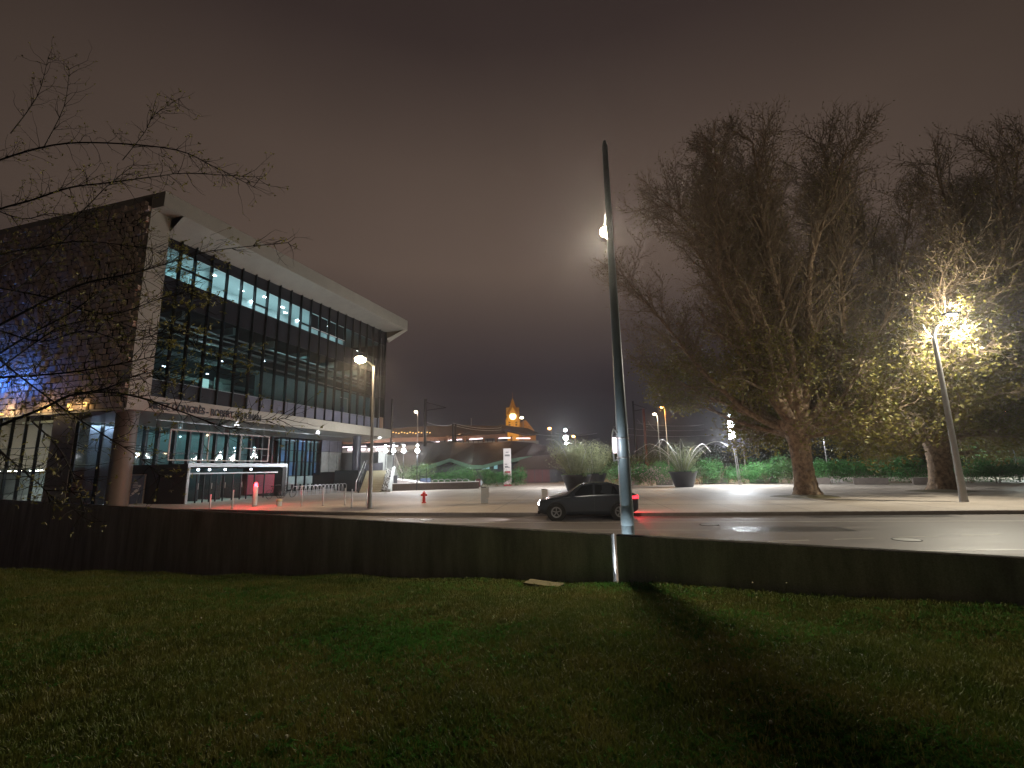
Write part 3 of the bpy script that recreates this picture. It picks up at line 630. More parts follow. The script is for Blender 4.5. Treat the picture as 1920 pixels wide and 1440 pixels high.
# ledge lamps at the foot of the side wall: warm and blue
for w_ in (3.2, 4.6, 6.5): obj('ledge_lamp', MB().box((-.3, w_, 6.3), (-.18, w_+.18, 6.55)), 'glow_amber', B)
for k, (w_, z, c, p) in enumerate(((4, 6.2, (1, .72, .38), 3), (7, 6.2, (1, .72, .38), 6), (10.5, 6.2, (1, .72, .38), 10), (14, 6.2, (1, .72, .38), 10))):
    obj('ledge_lamp', MB().box((-.62, w_-.1, 6.05), (-.48, w_+.1, 6.15)), 'glow_amber', B); pt(bw(-.55, w_, 6.3), p, c, .06)
for w_, z, p in ((9.6, 8.3, 26), (12.6, 8.0, 60)):
    obj('blue_lamp', MB().box((-.95, w_-.08, 8.1), (-.85, w_+.08, 8.22)), 'glow_blue', B); pt(bw(-.9, w_, 8.3), p, (.06, .22, 1), .06)
    obj('lamp_bracket', MB().tube([(-.0, w_, 8.15), (-.9, w_, 8.15)], .02, 5), 'post_dark', B)

# ------------------------------------------------------------ trees
def rdir(d, ang, rng):
    d = d.normalized(); a = Vector((rng.gauss(0, 1), rng.gauss(0, 1), rng.gauss(0, 1))); a = (a-d*a.dot(d)).normalized()
    return (d*cos(ang)+a*sin(ang)).normalized()
def grow(p, d, ln, rng, up, wob, n, inside=None):
    pts = [p.copy()]; d = d.normalized()
    for i in range(n):
        d = (d+Vector((rng.gauss(0, wob), rng.gauss(0, wob), rng.gauss(0, wob)+up))).normalized(); q = p+d*ln/n
        if inside and i > 0 and not inside(q): break
        p = q; pts.append(p.copy())
    return pts, d
def plane_tree_meshes(seed, R=11.2, zc=11.6, rz=11.0, th=4.3, tr=.66, nlimb=22, clear=None):
    rng = random.Random(seed); T = MB(); Lb = MB(); Tw = MB(); Lf = MB()
    lump = [(rng.uniform(0, 6.28), rng.uniform(-.6, 1), rng.uniform(.03, .08)) for _ in range(12)]
    def ell(k):
        def f(q):
            if clear and clear(q, k > .9): return False
            a = atan2(q.y, q.x); zz = (q.z-zc)/rz; bump = 1
            for la, lz, lr in lump: bump += lr*math.exp(-((1-cos(a-la))*3+(zz-lz)**2*5))
            return (q.x*q.x+q.y*q.y)/(R*R)+zz*zz < (k*bump)**2
        return f
    e1, e2, e3 = ell(.86), ell(.93), ell(.99)
    nseg, nr = 46, 44; vs = []                                 # trunk: scaly, flared at foot and fork
    for j in range(nseg+1):
        t = j/nseg; z = t*th; r = tr*(1.06-.20*sin(pi*min(1, t*1.15))+.55*max(0, t-.78)/.22)+.34*tr*math.exp(-z*3.2)
        for i in range(nr):
            a = 2*pi*i/nr; k = 1+.05*sin(3*a+t*2+seed)+.07*math.exp(-z*2.5)*sin(5*a+seed)+.03*sin(9*a-t*9)*sin(t*31+4*a)+.026*rng.gauss(0, 1); vs.append((r*k*cos(a)+.15*t*sin(seed), r*k*sin(a), z-.05))
    T.add(vs, [(j*nr+i, j*nr+(i+1) % nr, (j+1)*nr+(i+1) % nr, (j+1)*nr+i) for j in range(nseg) for i in range(nr)])
    def leafat(p, s):
        q = p+Vector((rng.gauss(0, .16), rng.gauss(0, .16), rng.gauss(0, .12))); a = Vector((rng.gauss(0, 1), rng.gauss(0, 1), rng.gauss(0, .6))).normalized()*s
        b = a.cross(Vector((rng.gauss(0, 1), rng.gauss(0, 1), rng.gauss(0, 1)))).normalized()*s*.8
        Lf.add([q-a, q+b*.7-a*.2, q+b*.4+a*.6, q+a, q-b*.4+a*.6, q-b*.7-a*.2], [(0, 1, 2, 3, 4, 5)])
    for li in range(nlimb):
        ring = li % 4; a = 2.4*li+rng.uniform(-.2, .2)
        tilt = [.34, .74, 1.08, 1.36][ring]+rng.uniform(-.12, .12)
        if li == 0: tilt = .06
        d = Vector((sin(tilt)*cos(a), sin(tilt)*sin(a), cos(tilt)))
        base = Vector((.38*cos(a), .38*sin(a), th-.2-.25*ring+rng.uniform(-.2, .2)))
        pts, _ = grow(base, d, 20, rng, [.02, .035, .035, .015][ring], .075, 24, e1); n = len(pts)-1
        r0 = tr*[.42, .36, .28, .20][ring]; rad = [r0*(1-.94*(i/n))**.85+.014 for i in range(n+1)]
        Lb.tube(pts, rad, 8, caps=False)
        for i in range(2, n+1):
            for k in range(2 if i < 8 else 3):
                dd = (pts[i]-pts[i-1]).normalized(); l2 = rng.uniform(2.2, 4.6)*(1.15-.5*i/n)
                p2, _ = grow(pts[i], rdir(dd, rng.uniform(.4, 1.0), rng), l2, rng, .05, .12, 7, e2); r2 = max(.022, rad[i]*.42); n2 = len(p2)-1
                Tw.tube(p2, [r2*(1-.85*j/n2)+.005 for j in range(n2+1)], 4, caps=False)
                for j in range(1, n2+1):
                    for q in range(2):
                        p3, _ = grow(p2[j], rdir(p2[j]-p2[j-1], rng.uniform(.4, 1.1), rng), rng.uniform(.6, 1.5), rng, .05 if p2[j].z > 7 else -.12, .18, 4, e3); n3 = len(p3)-1
                        Tw.tube(p3, [.018-.0035*m for m in range(n3+1)], 3, caps=False)
                        low = max(0, min(1, (12-p3[-1].z)/7))
                        for m in range(1, n3+1):
                            for _ in range(2):
                                d4 = rdir(p3[m]-p3[m-1], rng.uniform(.4, 1.0), rng); e = p3[m]+d4*rng.uniform(.2, .5); s_ = d4.cross(Vector((rng.random(), rng.random(), rng.random()))).normalized()*.011
                                Tw.add([p3[m]-s_, p3[m]+s_, e], [(0, 1, 2)])
                                if rng.random() < .28+.72*low: leafat(e, rng.uniform(.04, .065)*(1+1.0*low))
                                if low > .45 and rng.random() < .6: leafat(e, rng.uniform(.07, .12))
    return T.mesh('trunk', 'bark_plane', True), Lb.mesh('limbs', 'bark_plane', True), Tw.mesh('twigs', 'twig_bark'), Lf.mesh('leaves', 'leaf_spring')
def tree_from(ms, name, label, cat, loc, rz, sc=(1, 1, 1), group=None):
    t = thing(name, label, cat, loc, rz, group); t.scale = sc
    obj('trunk', ms[0], None, t); obj('limb', ms[1], None, t, kind='stuff'); obj('twigs', ms[2], None, t, kind='stuff'); obj('leaves', ms[3], None, t, kind='stuff'); return t
TA = gz(1513, 929)
def lamp_gap(q, twig):      # the crown was cut back round the street light
    x = TA.x+q.x*cos(.4)-q.y*sin(.4); y = TA.y+q.x*sin(.4)+q.y*cos(.4)
    return (x > 17.0 and y < 24.4-.25*(x-20) and q.z < 14) or (twig and x < 15.4 and q.z < 5.2+.12*(15.4-x) and hypot(q.x, q.y) > 2)
tA = plane_tree_meshes(11, nlimb=30, clear=lamp_gap); tB = plane_tree_meshes(23, th=3.9, tr=.72, nlimb=20)
PT = 'big plane trees on the plaza'
tree_from(tA, 'plane_tree', 'large spreading plane tree with thick knobbly trunk, nearest of the plaza trees', 'tree', gz(1513, 929), .4, (.93, .93, 1.05), PT)
tree_from(tB, 'plane_tree', 'plane tree whose trunk stands right behind the leaning looking grey lamp post', 'tree', gz(1768, 919), 2.1, (.95, .95, 1.08), PT)
tree_from(tA, 'plane_tree', 'plane tree at the right edge of the picture with lamp lit lower leaves', 'tree', (39.0, 28.0, 0), 3.6, (1, 1, 1), PT)
tree_from(tB, 'plane_tree', 'plane tree farther back on the right, seen between the other crowns', 'tree', (40, 44, 0), 5.0, (.9, .9, .8), PT)
for (x, y), lb in (((1513, 931), 'earth ring with thin grass round the foot of the nearest plane tree'), ((1768, 921), 'grassy earth ring round the foot of the plane tree behind the lamp post')):
    m_ = MB(); p = gz(x, y); nn = 26; m_.lathe([(1.75+.0, .0), (1.5, .03), (.6, .08)], nn); 
    m_.v = [(vx*(1+.12*sin(3*atan2(vy, vx))), vy, vz) for vx, vy, vz in m_.v]
    tag(obj('tree_pit', m_, 'bed_soil', loc=(p.x, p.y, 0), smooth=True), lb, 'tree pit', 'earth rings under the plane trees')

# overhanging branches of a young tree just outside the left edge
nt_ = thing('young_tree', 'young tree at far left reaching thin dark branches with small leaf tufts into view', 'tree', (-10.2, 5.2, -.3))
off = Vector((10.2, -5.2, .3)); rng = random.Random(5)
m_ = MB(); m_.tube([Vector((0, 0, 0)), Vector((.1, .1, 2)), Vector((.0, .2, 4.5)), Vector((.3, .1, 7.5))], [.16, .13, .10, .03], 12); obj('trunk', m_, 'branch_dark', nt_, True)
Bm = MB(); Tm = MB(); Lm = MB()
def tuft_leaf(p, s, nn):
    for _ in range(nn):
        d = Vector((rng.gauss(0, 1), rng.gauss(0, 1), rng.gauss(0, 1)-.3)).normalized(); s_ = s*rng.uniform(.6, 1.2); b = d.cross(Vector((rng.random(), .3, rng.random()))).normalized()*s_*.22
        Lm.add([p, p+d*s_*.5+b, p+d*s_, p+d*s_*.5-b], [(0, 1, 2, 3)])
mains = [([(-60, 330), (0, 300), (100, 272), (200, 268), (330, 281), (400, 312), (475, 350)], 6.0, .014), ([(-60, 420), (0, 392), (60, 375), (130, 352), (200, 343), (300, 330), (350, 325), (480, 332)], 5.6, .013),
         ([(-80, 520), (0, 478), (80, 463), (150, 452), (250, 462), (300, 474)], 6.2, .010), ([(-80, 650), (0, 609), (90, 562), (160, 531), (250, 512), (310, 495), (400, 470), (540, 455)], 5.4, .015),
         ([(-60, 700), (0, 662), (60, 625), (130, 588), (180, 552), (240, 516)], 5.4, .012), ([(-60, 712), (0, 708), (90, 702), (160, 694), (240, 679), (290, 668)], 5.0, .014),
         ([(-60, 830), (0, 798), (80, 766), (130, 742), (200, 728), (260, 702), (288, 700)], 4.8, .016), ([(130, 742), (200, 735), (260, 745), (330, 768), (430, 803), (455, 790), (535, 785)], 4.9, .010),
         ([(-40, 805), (0, 845), (40, 880), (70, 905), (95, 930)], 4.6, .010), ([(60, 790), (110, 840), (140, 900), (160, 960)], 5.0, .008), ([(0, 500), (80, 455), (150, 400), (200, 350), (250, 310)], 6.4, .010),
         ([(0, 560), (60, 520), (130, 440), (180, 400)], 6.0, .009), ([(-40, 380), (40, 410), (100, 400), (180, 412), (260, 420)], 6.6, .008), ([(0, 620), (80, 640), (160, 620), (240, 640), (320, 620), (370, 640)], 5.3, .008),
         ([(0, 690), (70, 640), (120, 610), (200, 600), (280, 625)], 5.2, .008), ([(20, 250), (70, 180), (90, 110)], 6.2, .006), ([(80, 280), (120, 200), (130, 130)], 6.4, .006),
         ([(-40, 640), (30, 700), (110, 760), (170, 800), (250, 850), (300, 890)], 4.8, .009), ([(0, 540), (100, 560), (200, 590), (300, 560), (360, 545)], 5.2, .008), ([(230, 300), (270, 250), (290, 215), (335, 185)], 6.0, .005)]
for pts2, dist, r in mains:
    P_ = [at(x, y, dist+.25*sin(i*1.3))+off for i, (x, y) in enumerate(pts2)]
    # smooth
    Q = []
    for i in range(len(P_)-1):
        p0 = P_[max(i-1, 0)]; p1 = P_[i]; p2 = P_[i+1]; p3 = P_[min(i+2, len(P_)-1)]
        for k in range(4):
            t = k/4; Q.append(.5*((2*p1)+(p2-p0)*t+(2*p0-5*p1+4*p2-p3)*t*t+(3*p1-p0-3*p2+p3)*t**3))
    Q.append(P_[-1]); n = len(Q); Bm.tube(Q, [r*(1-.82*i/n)+.0012 for i in range(n)], 6)
    if pts2[0][0] <= 0: Bm.tube([Vector((0, .1, max(.8, min(7, Q[0].z)))), Q[0]], [r*2, r], 6)
    for i in range(2, n):
        for _ in range(3):
            if rng.random() < .95:
                d = rdir(Q[i]-Q[i-1], rng.uniform(.4, 1.1), rng); pp, _ = grow(Q[i], d, rng.uniform(.12, .55), rng, .05, .22, 5); Tm.tube(pp, [.0045, .0035, .003, .0025, .002, .0015], 3)
                for w in range(1, 6):
                    if rng.random() < .45:
                        d2 = rdir(pp[w]-pp[w-1], .8, rng); e = pp[w]+d2*rng.uniform(.05, .16); Tm.tube([pp[w], e], [.002, .001], 3)
                        if rng.random() < .5: tuft_leaf(e, .035, 4)
                if rng.random() < .6: tuft_leaf(pp[-1], .04, 5)
for x, y, d, k in ((330, 500, 5.4, 60), (360, 540, 5.2, 80), (400, 560, 5.2, 60), (340, 570, 5.2, 50), (365, 620, 5.3, 40), (320, 640, 5.0, 60), (385, 660, 5.0, 34), (420, 662, 5, 30), (440, 672, 5, 40), (465, 690, 5, 36), (370, 690, 5, 30),
                  (330, 700, 5, 40), (345, 725, 5, 30), (470, 655, 5, 18), (540, 452, 5.4, 18), (330, 455, 5.5, 50), (345, 480, 5.5, 40), (410, 480, 5.4, 24), (430, 448, 5.4, 16), (310, 800, 4.9, 24), (350, 880, 4.9, 20), (450, 775, 4.9, 14), (320, 610, 5, 30), (300, 560, 5.2, 40)):
    c_ = at(x, y, d)+off
    for _ in range(k//3):
        q = c_+Vector((rng.gauss(0, .07), rng.gauss(0, .1), rng.gauss(0, .045))); tuft_leaf(q, .042, 5)
        Tm.tube([q, q+Vector((-.10, .02, -.03)), q+Vector((-.24, .05, rng.uniform(-.12, .05)))], [.001, .0018, .0022], 3)
obj('branch', Bm, 'branch_dark', nt_, True, kind='stuff'); obj('twigs', Tm, 'branch_dark', nt_, kind='stuff'); obj('leaves', Lm, 'leaf_near', nt_, kind='stuff')

# ------------------------------------------------------------ shrubs
def shrub_mesh(seed, rx, ry, h, n, ls, m, spiky=.0):
    rng = random.Random(seed); M = MB()
    lob = [(rng.uniform(-.7, .7)*rx, rng.uniform(-.5, .5)*ry, rng.uniform(.35, .8)*h, rng.uniform(.3, .55)) for _ in range(9)]
    for _ in range(n):
        if rng.random() < .8:
            lx, ly, lz, lr = lob[rng.randrange(9)]; d = Vector((rng.gauss(0, 1), rng.gauss(0, 1), rng.gauss(0, 1))).normalized()*lr*rng.uniform(.55, 1.08)
            c = Vector((lx+d.x*rx, ly+d.y*ry, max(.05, lz+d.z*h*.55)))
        else: c = Vector((rng.uniform(-1, 1)*rx*.9, rng.uniform(-1, 1)*ry*.8, rng.uniform(.05, .6)*h))
        if spiky and rng.random() < spiky: c.z = min(h*1.25, c.z+rng.expovariate(1/.14))
        a = Vector((rng.gauss(0, .6), rng.gauss(0, .6), rng.gauss(.4, .7))).normalized()*ls*rng.uniform(.6, 1.3); b = a.cross(Vector((rng.gauss(0, 1), rng.gauss(0, 1), rng.gauss(0, 1)))).normalized()*ls*.4
        M.add([c-a, c+b, c+a, c-b], [(0, 1, 2, 3)])
    return M.mesh('foliage', m)
def shrub(label, loc, rx, ry, h, n=2600, ls=.07, m='leaf_hedge', seed=1, spiky=.3, group='shrubs behind the stone benches', name='shrub'):
    t = thing(name, label, 'shrub', loc, 0, group); obj('foliage', shrub_mesh(seed, rx, ry, h, n, ls, m, spiky), None, t, kind='stuff')
    s_ = MB(); rr = random.Random(seed)
    for k in range(6): s_.tube([(rr.uniform(-.2, .2), rr.uniform(-.2, .2), 0), (rr.uniform(-.4, .4)*rx, rr.uniform(-.3, .3)*ry, h*.7)], [.03, .01], 4)
    obj('stems', s_, 'twig_bark', t, kind='stuff'); return t
row = [(1180, 46, 1.9, 2.2, 'leaf_hedge', 'green shrub just right of the tall dark lamp post'), (1222, 45.5, 1.6, 1.8, 'leaf_hedge_pale', 'shrub with small pale blossoms left of the single black planter'),
       (1262, 47, 2.2, 2.6, 'leaf_hedge', 'upright green shrub directly behind the single black planter'), (1318, 47, 2.0, 2.3, 'leaf_hedge_pale', 'pale leaved shrub on the right side of the single black planter'),
       (1352, 47, 2.3, 2.5, 'leaf_hedge', 'green shrub left of the very bright tall floodlight'), (1400, 46, 2.1, 1.9, 'leaf_hedge', 'low dark shrub at the foot of the very bright floodlight'),
       (1440, 45, 2.2, 2.6, 'leaf_hedge', 'bright green shrub behind the bench left of the nearest plane tree'), (1484, 45, 1.8, 2.6, 'leaf_hedge_pale', 'pale green shrub touching the left side of the nearest plane trunk'),
       (1560, 43.5, 2.1, 2.3, 'leaf_hedge', 'shrub touching the right side of the nearest plane trunk'), (1612, 43, 2.3, 2.5, 'leaf_hedge', 'deep green shrub behind the long bench between the two trunks'),
       (1668, 42, 2.2, 2.4, 'leaf_hedge', 'green shrub behind the right end of the long bench'), (1718, 41, 2.0, 2.2, 'leaf_hedge', 'shrub left of the second plane trunk behind the lamp post'),
       (1826, 39, 2.3, 2.0, 'leaf_hedge', 'dark shrub right of the second plane trunk'), (1880, 38.5, 2.3, 1.9, 'leaf_hedge', 'dark shrub under the lit leaves near the right edge'), (1945, 38, 2.4, 2.0, 'leaf_hedge', 'dark shrub cut by the right edge of the picture')]
for i, (px_, d, rx, h, m, lb) in enumerate(row):
    p = gz(px_, 700, 0) if False else at(px_, 880, d); shrub(lb, (p.x, p.y+.6, 0), rx, 1.3, h, 3200, .075, m, 40+i, .35)
bl = at(1222, 880, 45); m_ = MB(); rng = random.Random(2)
for _ in range(150): m_.ball((rng.gauss(0, .8), rng.uniform(-1.5, -.6), rng.uniform(.2, 1.8)), .05, 5, 3)
obj('blossoms', m_, 'blossom', [o for o in bpy.data.objects if o.name.startswith('shrub') and 'blossoms' in o.get('label', '')][0], kind='stuff')
p = at(1190, 880, 60); shrub('big dark rounded evergreen bush behind the planters and shrubs', (p.x, p.y, 0), 3.6, 3, 5.0, 7000, .11, 'leaf_box', 77, 0, 'evergreens behind the shrubs')
for i, (px_, d, rx, h, lb) in enumerate(((778, 50, 2.2, 2.9, 'bright lamp lit shrub beside the outdoor stairs under the globe lamps'), (826, 51, 1.9, 1.7, 'low shrub behind the right hand bicycle racks'), (858, 52, 2.1, 2.3, 'shrub with tall shoots behind the right hand bicycle racks'),
                                     (900, 53, 2.0, 1.9, 'shrub behind the white and red ball'), (932, 53, 1.7, 1.9, 'shrub touching the left side of the white totem sign'), (968, 54, 1.3, 2.0, 'shrub right of the white totem sign'), (1146, 52, 2.0, 2.6, 'light green shrub behind the pair of black planters'))):
    p = at(px_, 880, d); shrub(lb, (p.x, p.y, 0), rx, 1.3, h, 3200, .075, ['leaf_hedge_pale', 'leaf_hedge', 'leaf_hedge'][i % 3], 90+i, .3, 'shrubs by the bicycle racks')
p = at(1880, 850, 52); shrub('tall bush lit pale green by a hidden lamp at the right edge', (p.x, p.y, 0), 5, 3, 6.3, 9000, .13, 'leaf_hedge_pale', 120, .2, 'evergreens behind the shrubs')
pt((p.x-2.5, p.y-5.2, 4.6), 700, (.85, .97, .9), .15)
# dark belt of trees beyond
for i, (px_, d, rx, h) in enumerate(((1300, 95, 10, 8), (1460, 90, 11, 9), (1580, 85, 11, 10), (1700, 80, 11, 11), (1830, 75, 11, 12), (1960, 70, 11, 12), (1390, 85, 8, 7))):
    p = at(px_, 880, d); shrub(['round dark tree mass left of the bright floodlight', 'dark distant tree behind the bright floodlight', 'dark distant tree behind the nearest plane trunk', 'dark distant tree between the two plane trunks', 'dark distant tree behind the second plane trunk', 'dark distant tree at the right edge', 'low dark tree right of the orange street light'][i],
          (p.x, p.y, 0), rx*.75, 4, h*.8, 4200, .35, 'leaf_box', 200+i, .1, 'dark trees far behind the plaza', 'distant_tree')

# ------------------------------------------------------------ lamps
# tall pole behind the parapet
P0 = WP+WD*-.12+WN*.42; P0.z = RZ
tp = thing('tall_lamp_post', 'tall tapering blue grey lamp post standing close behind the parapet, lamp lit halfway up', 'lamp post', P0)
m_ = MB(); m_.lathe([(.115, 0), (.112, 1.5), (.108, 2.4), (.088, 4.2), (.068, 6.2), (.055, 8.55), (.03, 8.66)], 28); obj('pole', m_, 'pole_paint', tp, True)
for z in (2.52, 2.17): obj('strap', MB().lathe([(.112, z), (.118, z+.005), (.118, z+.03), (.112, z+.035)], 28), 'galvanised', tp, True)
obj('door_plate', MB().lathe([(.114, 1.0), (.1165, 1.01), (.1165, 1.3), (.114, 1.31)], 28), 'pole_paint', tp, True)
m_ = MB(); m_.tube([(-.09, -.06, 2.17), (-.19, -.08, 2.13), (-.2, -.08, 2.3), (-.2, -.08, 2.6), (-.17, -.07, 2.7), (-.1, -.05, 2.63)], .018, 8); obj('bracket', m_, 'galvanised', tp, True)
m_ = MB(); m_.lathe([(.035, 2.27), (.04, 2.3), (.04, 2.52), (.035, 2.55)], 12, (-.17, -.08)); obj('lamp_housing', m_, 'glow_head_dim', tp, True) if 'glow_head_dim' in MATS else obj('lamp_housing', m_, 'glow_strip', tp, True)
m_ = MB(); m_.tube([(0, 0, 7.12), (0, .3, 7.16), (.03, .60, 7.08)], .022, 8); obj('arm', m_, 'pole_paint', tp, True)
m_ = MB(); m_.lathe([(.03, 7.10), (.055, 7.07), (.06, 7.0)], 16, (.03, .60)); obj('lamp_shade', m_, 'post_dark', tp, True)
obj('lamp_bulb', MB().ball((.03, .60, 6.955), .11, 12, 8), 'glow_warm', tp)
aP = P0+Vector((.03, .60, 6.84)); pt(aP, 470, (1, .87, .66), .06)
# ground light between the pole and the wall, and the strip lamp strapped to the pole
ub = P0-WN*.27+WD*.02; m_ = MB(); m_.lathe([(.07, 0), (.07, .05), (.055, .06)], 14); gl_ = obj('ground_light', m_, 'galvanised', tp, loc=(ub-P0)); obj('ground_light_lens', MB().lathe([(.05, .062), (.045, .07)], 12), 'glow_blue_white', gl_)
pt(ub+Vector((0, 0, .1)), 75, (.82, .92, 1), .05, 100, P0+Vector((0, 0, 3.2)), .8)
pt(P0+Vector((-.42, -.32, 2.4)), 2.2, (.85, .93, 1), .1)

def post_lamp(name, label, p, h, head, r0, r1, headcol, power, lcol, group=None, hs=(.16, .07), mpost='post_grey', dz=.18):
    t = thing(name, label, 'street light', p, 0, group); m_ = MB(); m_.lathe([(r0*1.25, 0), (r0*1.2, .25), (r0, .3), (r1, h)], 14); obj('pole', m_, mpost, t, True)
    hd = Vector(head)
    m_ = MB(); m_.tube([(0, 0, h-.05), (hd.x*.5, hd.y*.5, (h+hd.z)/2+.06), (hd.x, hd.y, hd.z+.04)], [r1, r1*.8, r1*.7], 8); obj('arm', m_, mpost, t, True)
    m_ = MB(); m_.box((hd.x-hs[0], hd.y-hs[0]*.6, hd.z), (hd.x+hs[0], hd.y+hs[0]*.6, hd.z+.09)); obj('lamp_head', m_, 'post_dark', t)
    m_ = MB(); m_.ball((hd.x, hd.y, hd.z-.02), hs[1]*1.2, 12, 6, sz=.6); obj('lens', m_, headcol, t, True)
    if power: pt(Vector(p)+hd-Vector((0, 0, dz)), power*1.9, lcol, .1, 168, Vector(p)+hd-Vector((0, 0, 9)), .3)
    return t
pB = Vector((-7.54, 25.18, 0))
post_lamp('street_light', 'warm street light on a pale pole before the right end of the congress hall', pB, 7.6, (-.72, -.2, 7.93), .11, .055, 'glow_warm', 900, (1, .74, .45), None, (.24, .26), 'post_pale' if 'post_pale' in MATS else 'post_grey')
pC = Vector((20.64, 22.22, 0))
t = thing('street_light', 'grey street light with a raised white twin lamp among the leaves at the right', 'street light', pC)
m_ = MB(); m_.lathe([(.17, 0), (.15, .4), (.13, 2), (.09, 7.6), (.08, 8.0)], 16); obj('pole', m_, 'post_grey', t, True)
m_ = MB(); m_.tube([(0, 0, 7.9), (.1, -.1, 8.3), (.6, -.4, 8.75)], [.08, .06, .05], 8); m_.tube([(0, 0, 7.7), (-.35, 0, 8.1), (-.45, 0, 8.5)], .04, 6); obj('arm', m_, 'post_grey', t, True)
obj('lamp_head', MB().box((.35, -.65, 8.82), (.95, -.2, 8.92)), 'post_dark', t)
for dx in (.5, .8): obj('lens', MB().ball((dx, -.45, 8.80), .085, 10, 6, sz=.6), 'glow_white', t)
pt(pC+Vector((.65, -.45, 8.6)), 1150, (1, .93, .76), .12, 172, pC+Vector((.65, -.45, 0)), .3)
pt(pC+Vector((.65, -.45, 9.05)), 240, (1, .93, .75), .12)  # fill added above the lamp head to brighten the tree crowns

def globe_lamp(name, label, p, zs, group, power, m='glow_white', lcol=(.93, .96, 1)):
    t = thing(name, label, 'lamp', p, 0, group); m_ = MB(); m_.lathe([(.07, 0), (.05, .1), (.04, zs[0][0]-.2)], 12); obj('pole', m_, 'post_dark', t, True)
    for z, r in zs:
        obj('globe', MB().ball((0, 0, z), r, 14, 10), m, t, True); 
        obj('cap', MB().lathe([(r*.3, z-r-.03), (r*.4, z-r+.03)], 10), 'post_dark', t)
    if power:
        pt(Vector(p)+Vector((.0, -.36, zs[0][0]-.25)), power*.55, lcol, .12); pt(Vector(p)+Vector((0, .36, zs[0][0]-.25)), power*.45, lcol, .12)
    return t
for i, (x, d, lb) in enumerate(((722, 50, 'twin globe lamp leftmost of the four by the outdoor stairs'), (737, 48.5, 'twin globe lamp second from the left of the four by the stairs'), (756, 47.5, 'twin globe lamp in front of the foot of the outdoor stairs'), (782, 46, 'twin globe lamp rightmost and biggest of the four by the stairs'))):
    p = at(x, 880, d); q = at(x, 845, d); globe_lamp('globe_lamp', lb, (p.x, p.y, 0), [(q.z, .21), (q.z+.5, .11)], 'twin globe lamps by the outdoor stairs', [60, 60, 70, 280][i])
p = at(1063, 880, 46); q = at(1063, 821, 46)
globe_lamp('globe_lamp', 'bright white lamp with stacked globes rising behind the pair of black planters', (p.x, p.y, 0), [(q.z, .24), (q.z+.75, .15), (q.z-.55, .1)], None, 620)
# tall bright floodlight column
p = at(1383, 880, 43); t = thing('floodlight_column', 'slim double post carrying a very bright tall white floodlight left of the nearest plane tree', 'floodlight', (p.x, p.y, 0))
m_ = MB(); m_.tube([(0, 0, 0), (-.15, 0, 3.4)], .045, 8); m_.tube([(.16, 0, 0), (0, 0, 3.4)], .035, 8); m_.box((-.12, -.04, 1.8), (.16, .04, 1.85)); obj('post', m_, 'post_grey', t)
q1, q2 = at(1373, 822, 43), at(1373, 789, 43)
m_ = MB(); m_.box((q1.x-p.x-.22, -.12, q1.z-.05), (q1.x-p.x+.22, .12, q2.z)); obj('light_box', m_, 'glow_white', t)
obj('globe', MB().ball((q1.x-p.x, 0, q2.z+.5), .14, 10, 8), 'glow_blue_white', t); obj('arm', MB().tube([(q1.x-p.x, 0, q2.z), (q1.x-p.x, 0, q2.z+.4)], .03, 6), 'post_grey', t)
obj('globe', MB().ball((q1.x-p.x, 0, q2.z+.5), .14, 10, 8), 'glow_blue_white', t) if False else None
pt((q1.x, q1.y-.4, q1.z+.3), 900, (.90, .95, 1), .3); pt((q1.x, q1.y+.4, q1.z+.3), 350, (.90, .95, 1), .3)
# farther street lights
far = [(782, 772, 803, 78, 'glow_warm', (1, .8, .6), 120, 'far pinkish white street light above the station roof, left of the masts'), (1036, 803, 850, 100, 'glow_orange', (1, .5, .15), 60, 'small orange street light left of the bright stacked globes'),
       (1081, 818, 850, 100, 'glow_orange', (1, .5, .15), 60, 'small orange street light right of the bright stacked globes'), (983, 783, 815, 120, 'glow_warm', (1, .85, .6), 0, 'white street light just right of the clock tower'),
       (1255, 763, 860, 62, 'glow_orange', (1, .40, .08), 300, 'tall orange street light above the single black planter'), (1240, 776, 860, 60, 'glow_warm', (1, .88, .6), 200, 'pale yellow street light beside the orange one'),
       (1398, 811, 870, 58, 'glow_warm', (1, .8, .55), 100, 'small street light right of the bright floodlight'), (1552, 816, 870, 60, 'glow_white', (.9, .92, 1), 160, 'white street light just right of the nearest plane trunk')]
for x, y0, y1, d, gm_, lc, pw, lb in far:
    p = at(x, 880, d); q = at(x, y0, d); s = d/60; post_lamp('street_light', lb, (p.x, p.y, 0), q.z-.1, (-.35, 0, q.z), .09*s, .05*s, gm_, pw, lc, 'street lights in the distance', (.16*s, .17*s))
for x, y, d, lb in ((1762, 779, 34, 'small white lamp in the leaves left of the second plane trunk, lower one'), (1744, 763, 36, 'faint white lamp in the leaves left of the second plane trunk, upper one'), (1908, 772, 40, 'small dim orange lamp in the leaves at the right edge')):
    p = at(x, 880, d); q = at(x, y, d); post_lamp('street_light', lb, (p.x, p.y, 0), q.z, (-.1, 0, q.z), .06, .04, 'glow_orange' if x > 1900 else 'glow_white', 0 if x != 1762 else 60, (1, 1, 1), 'small lamps among the leaves', (.1, .09))

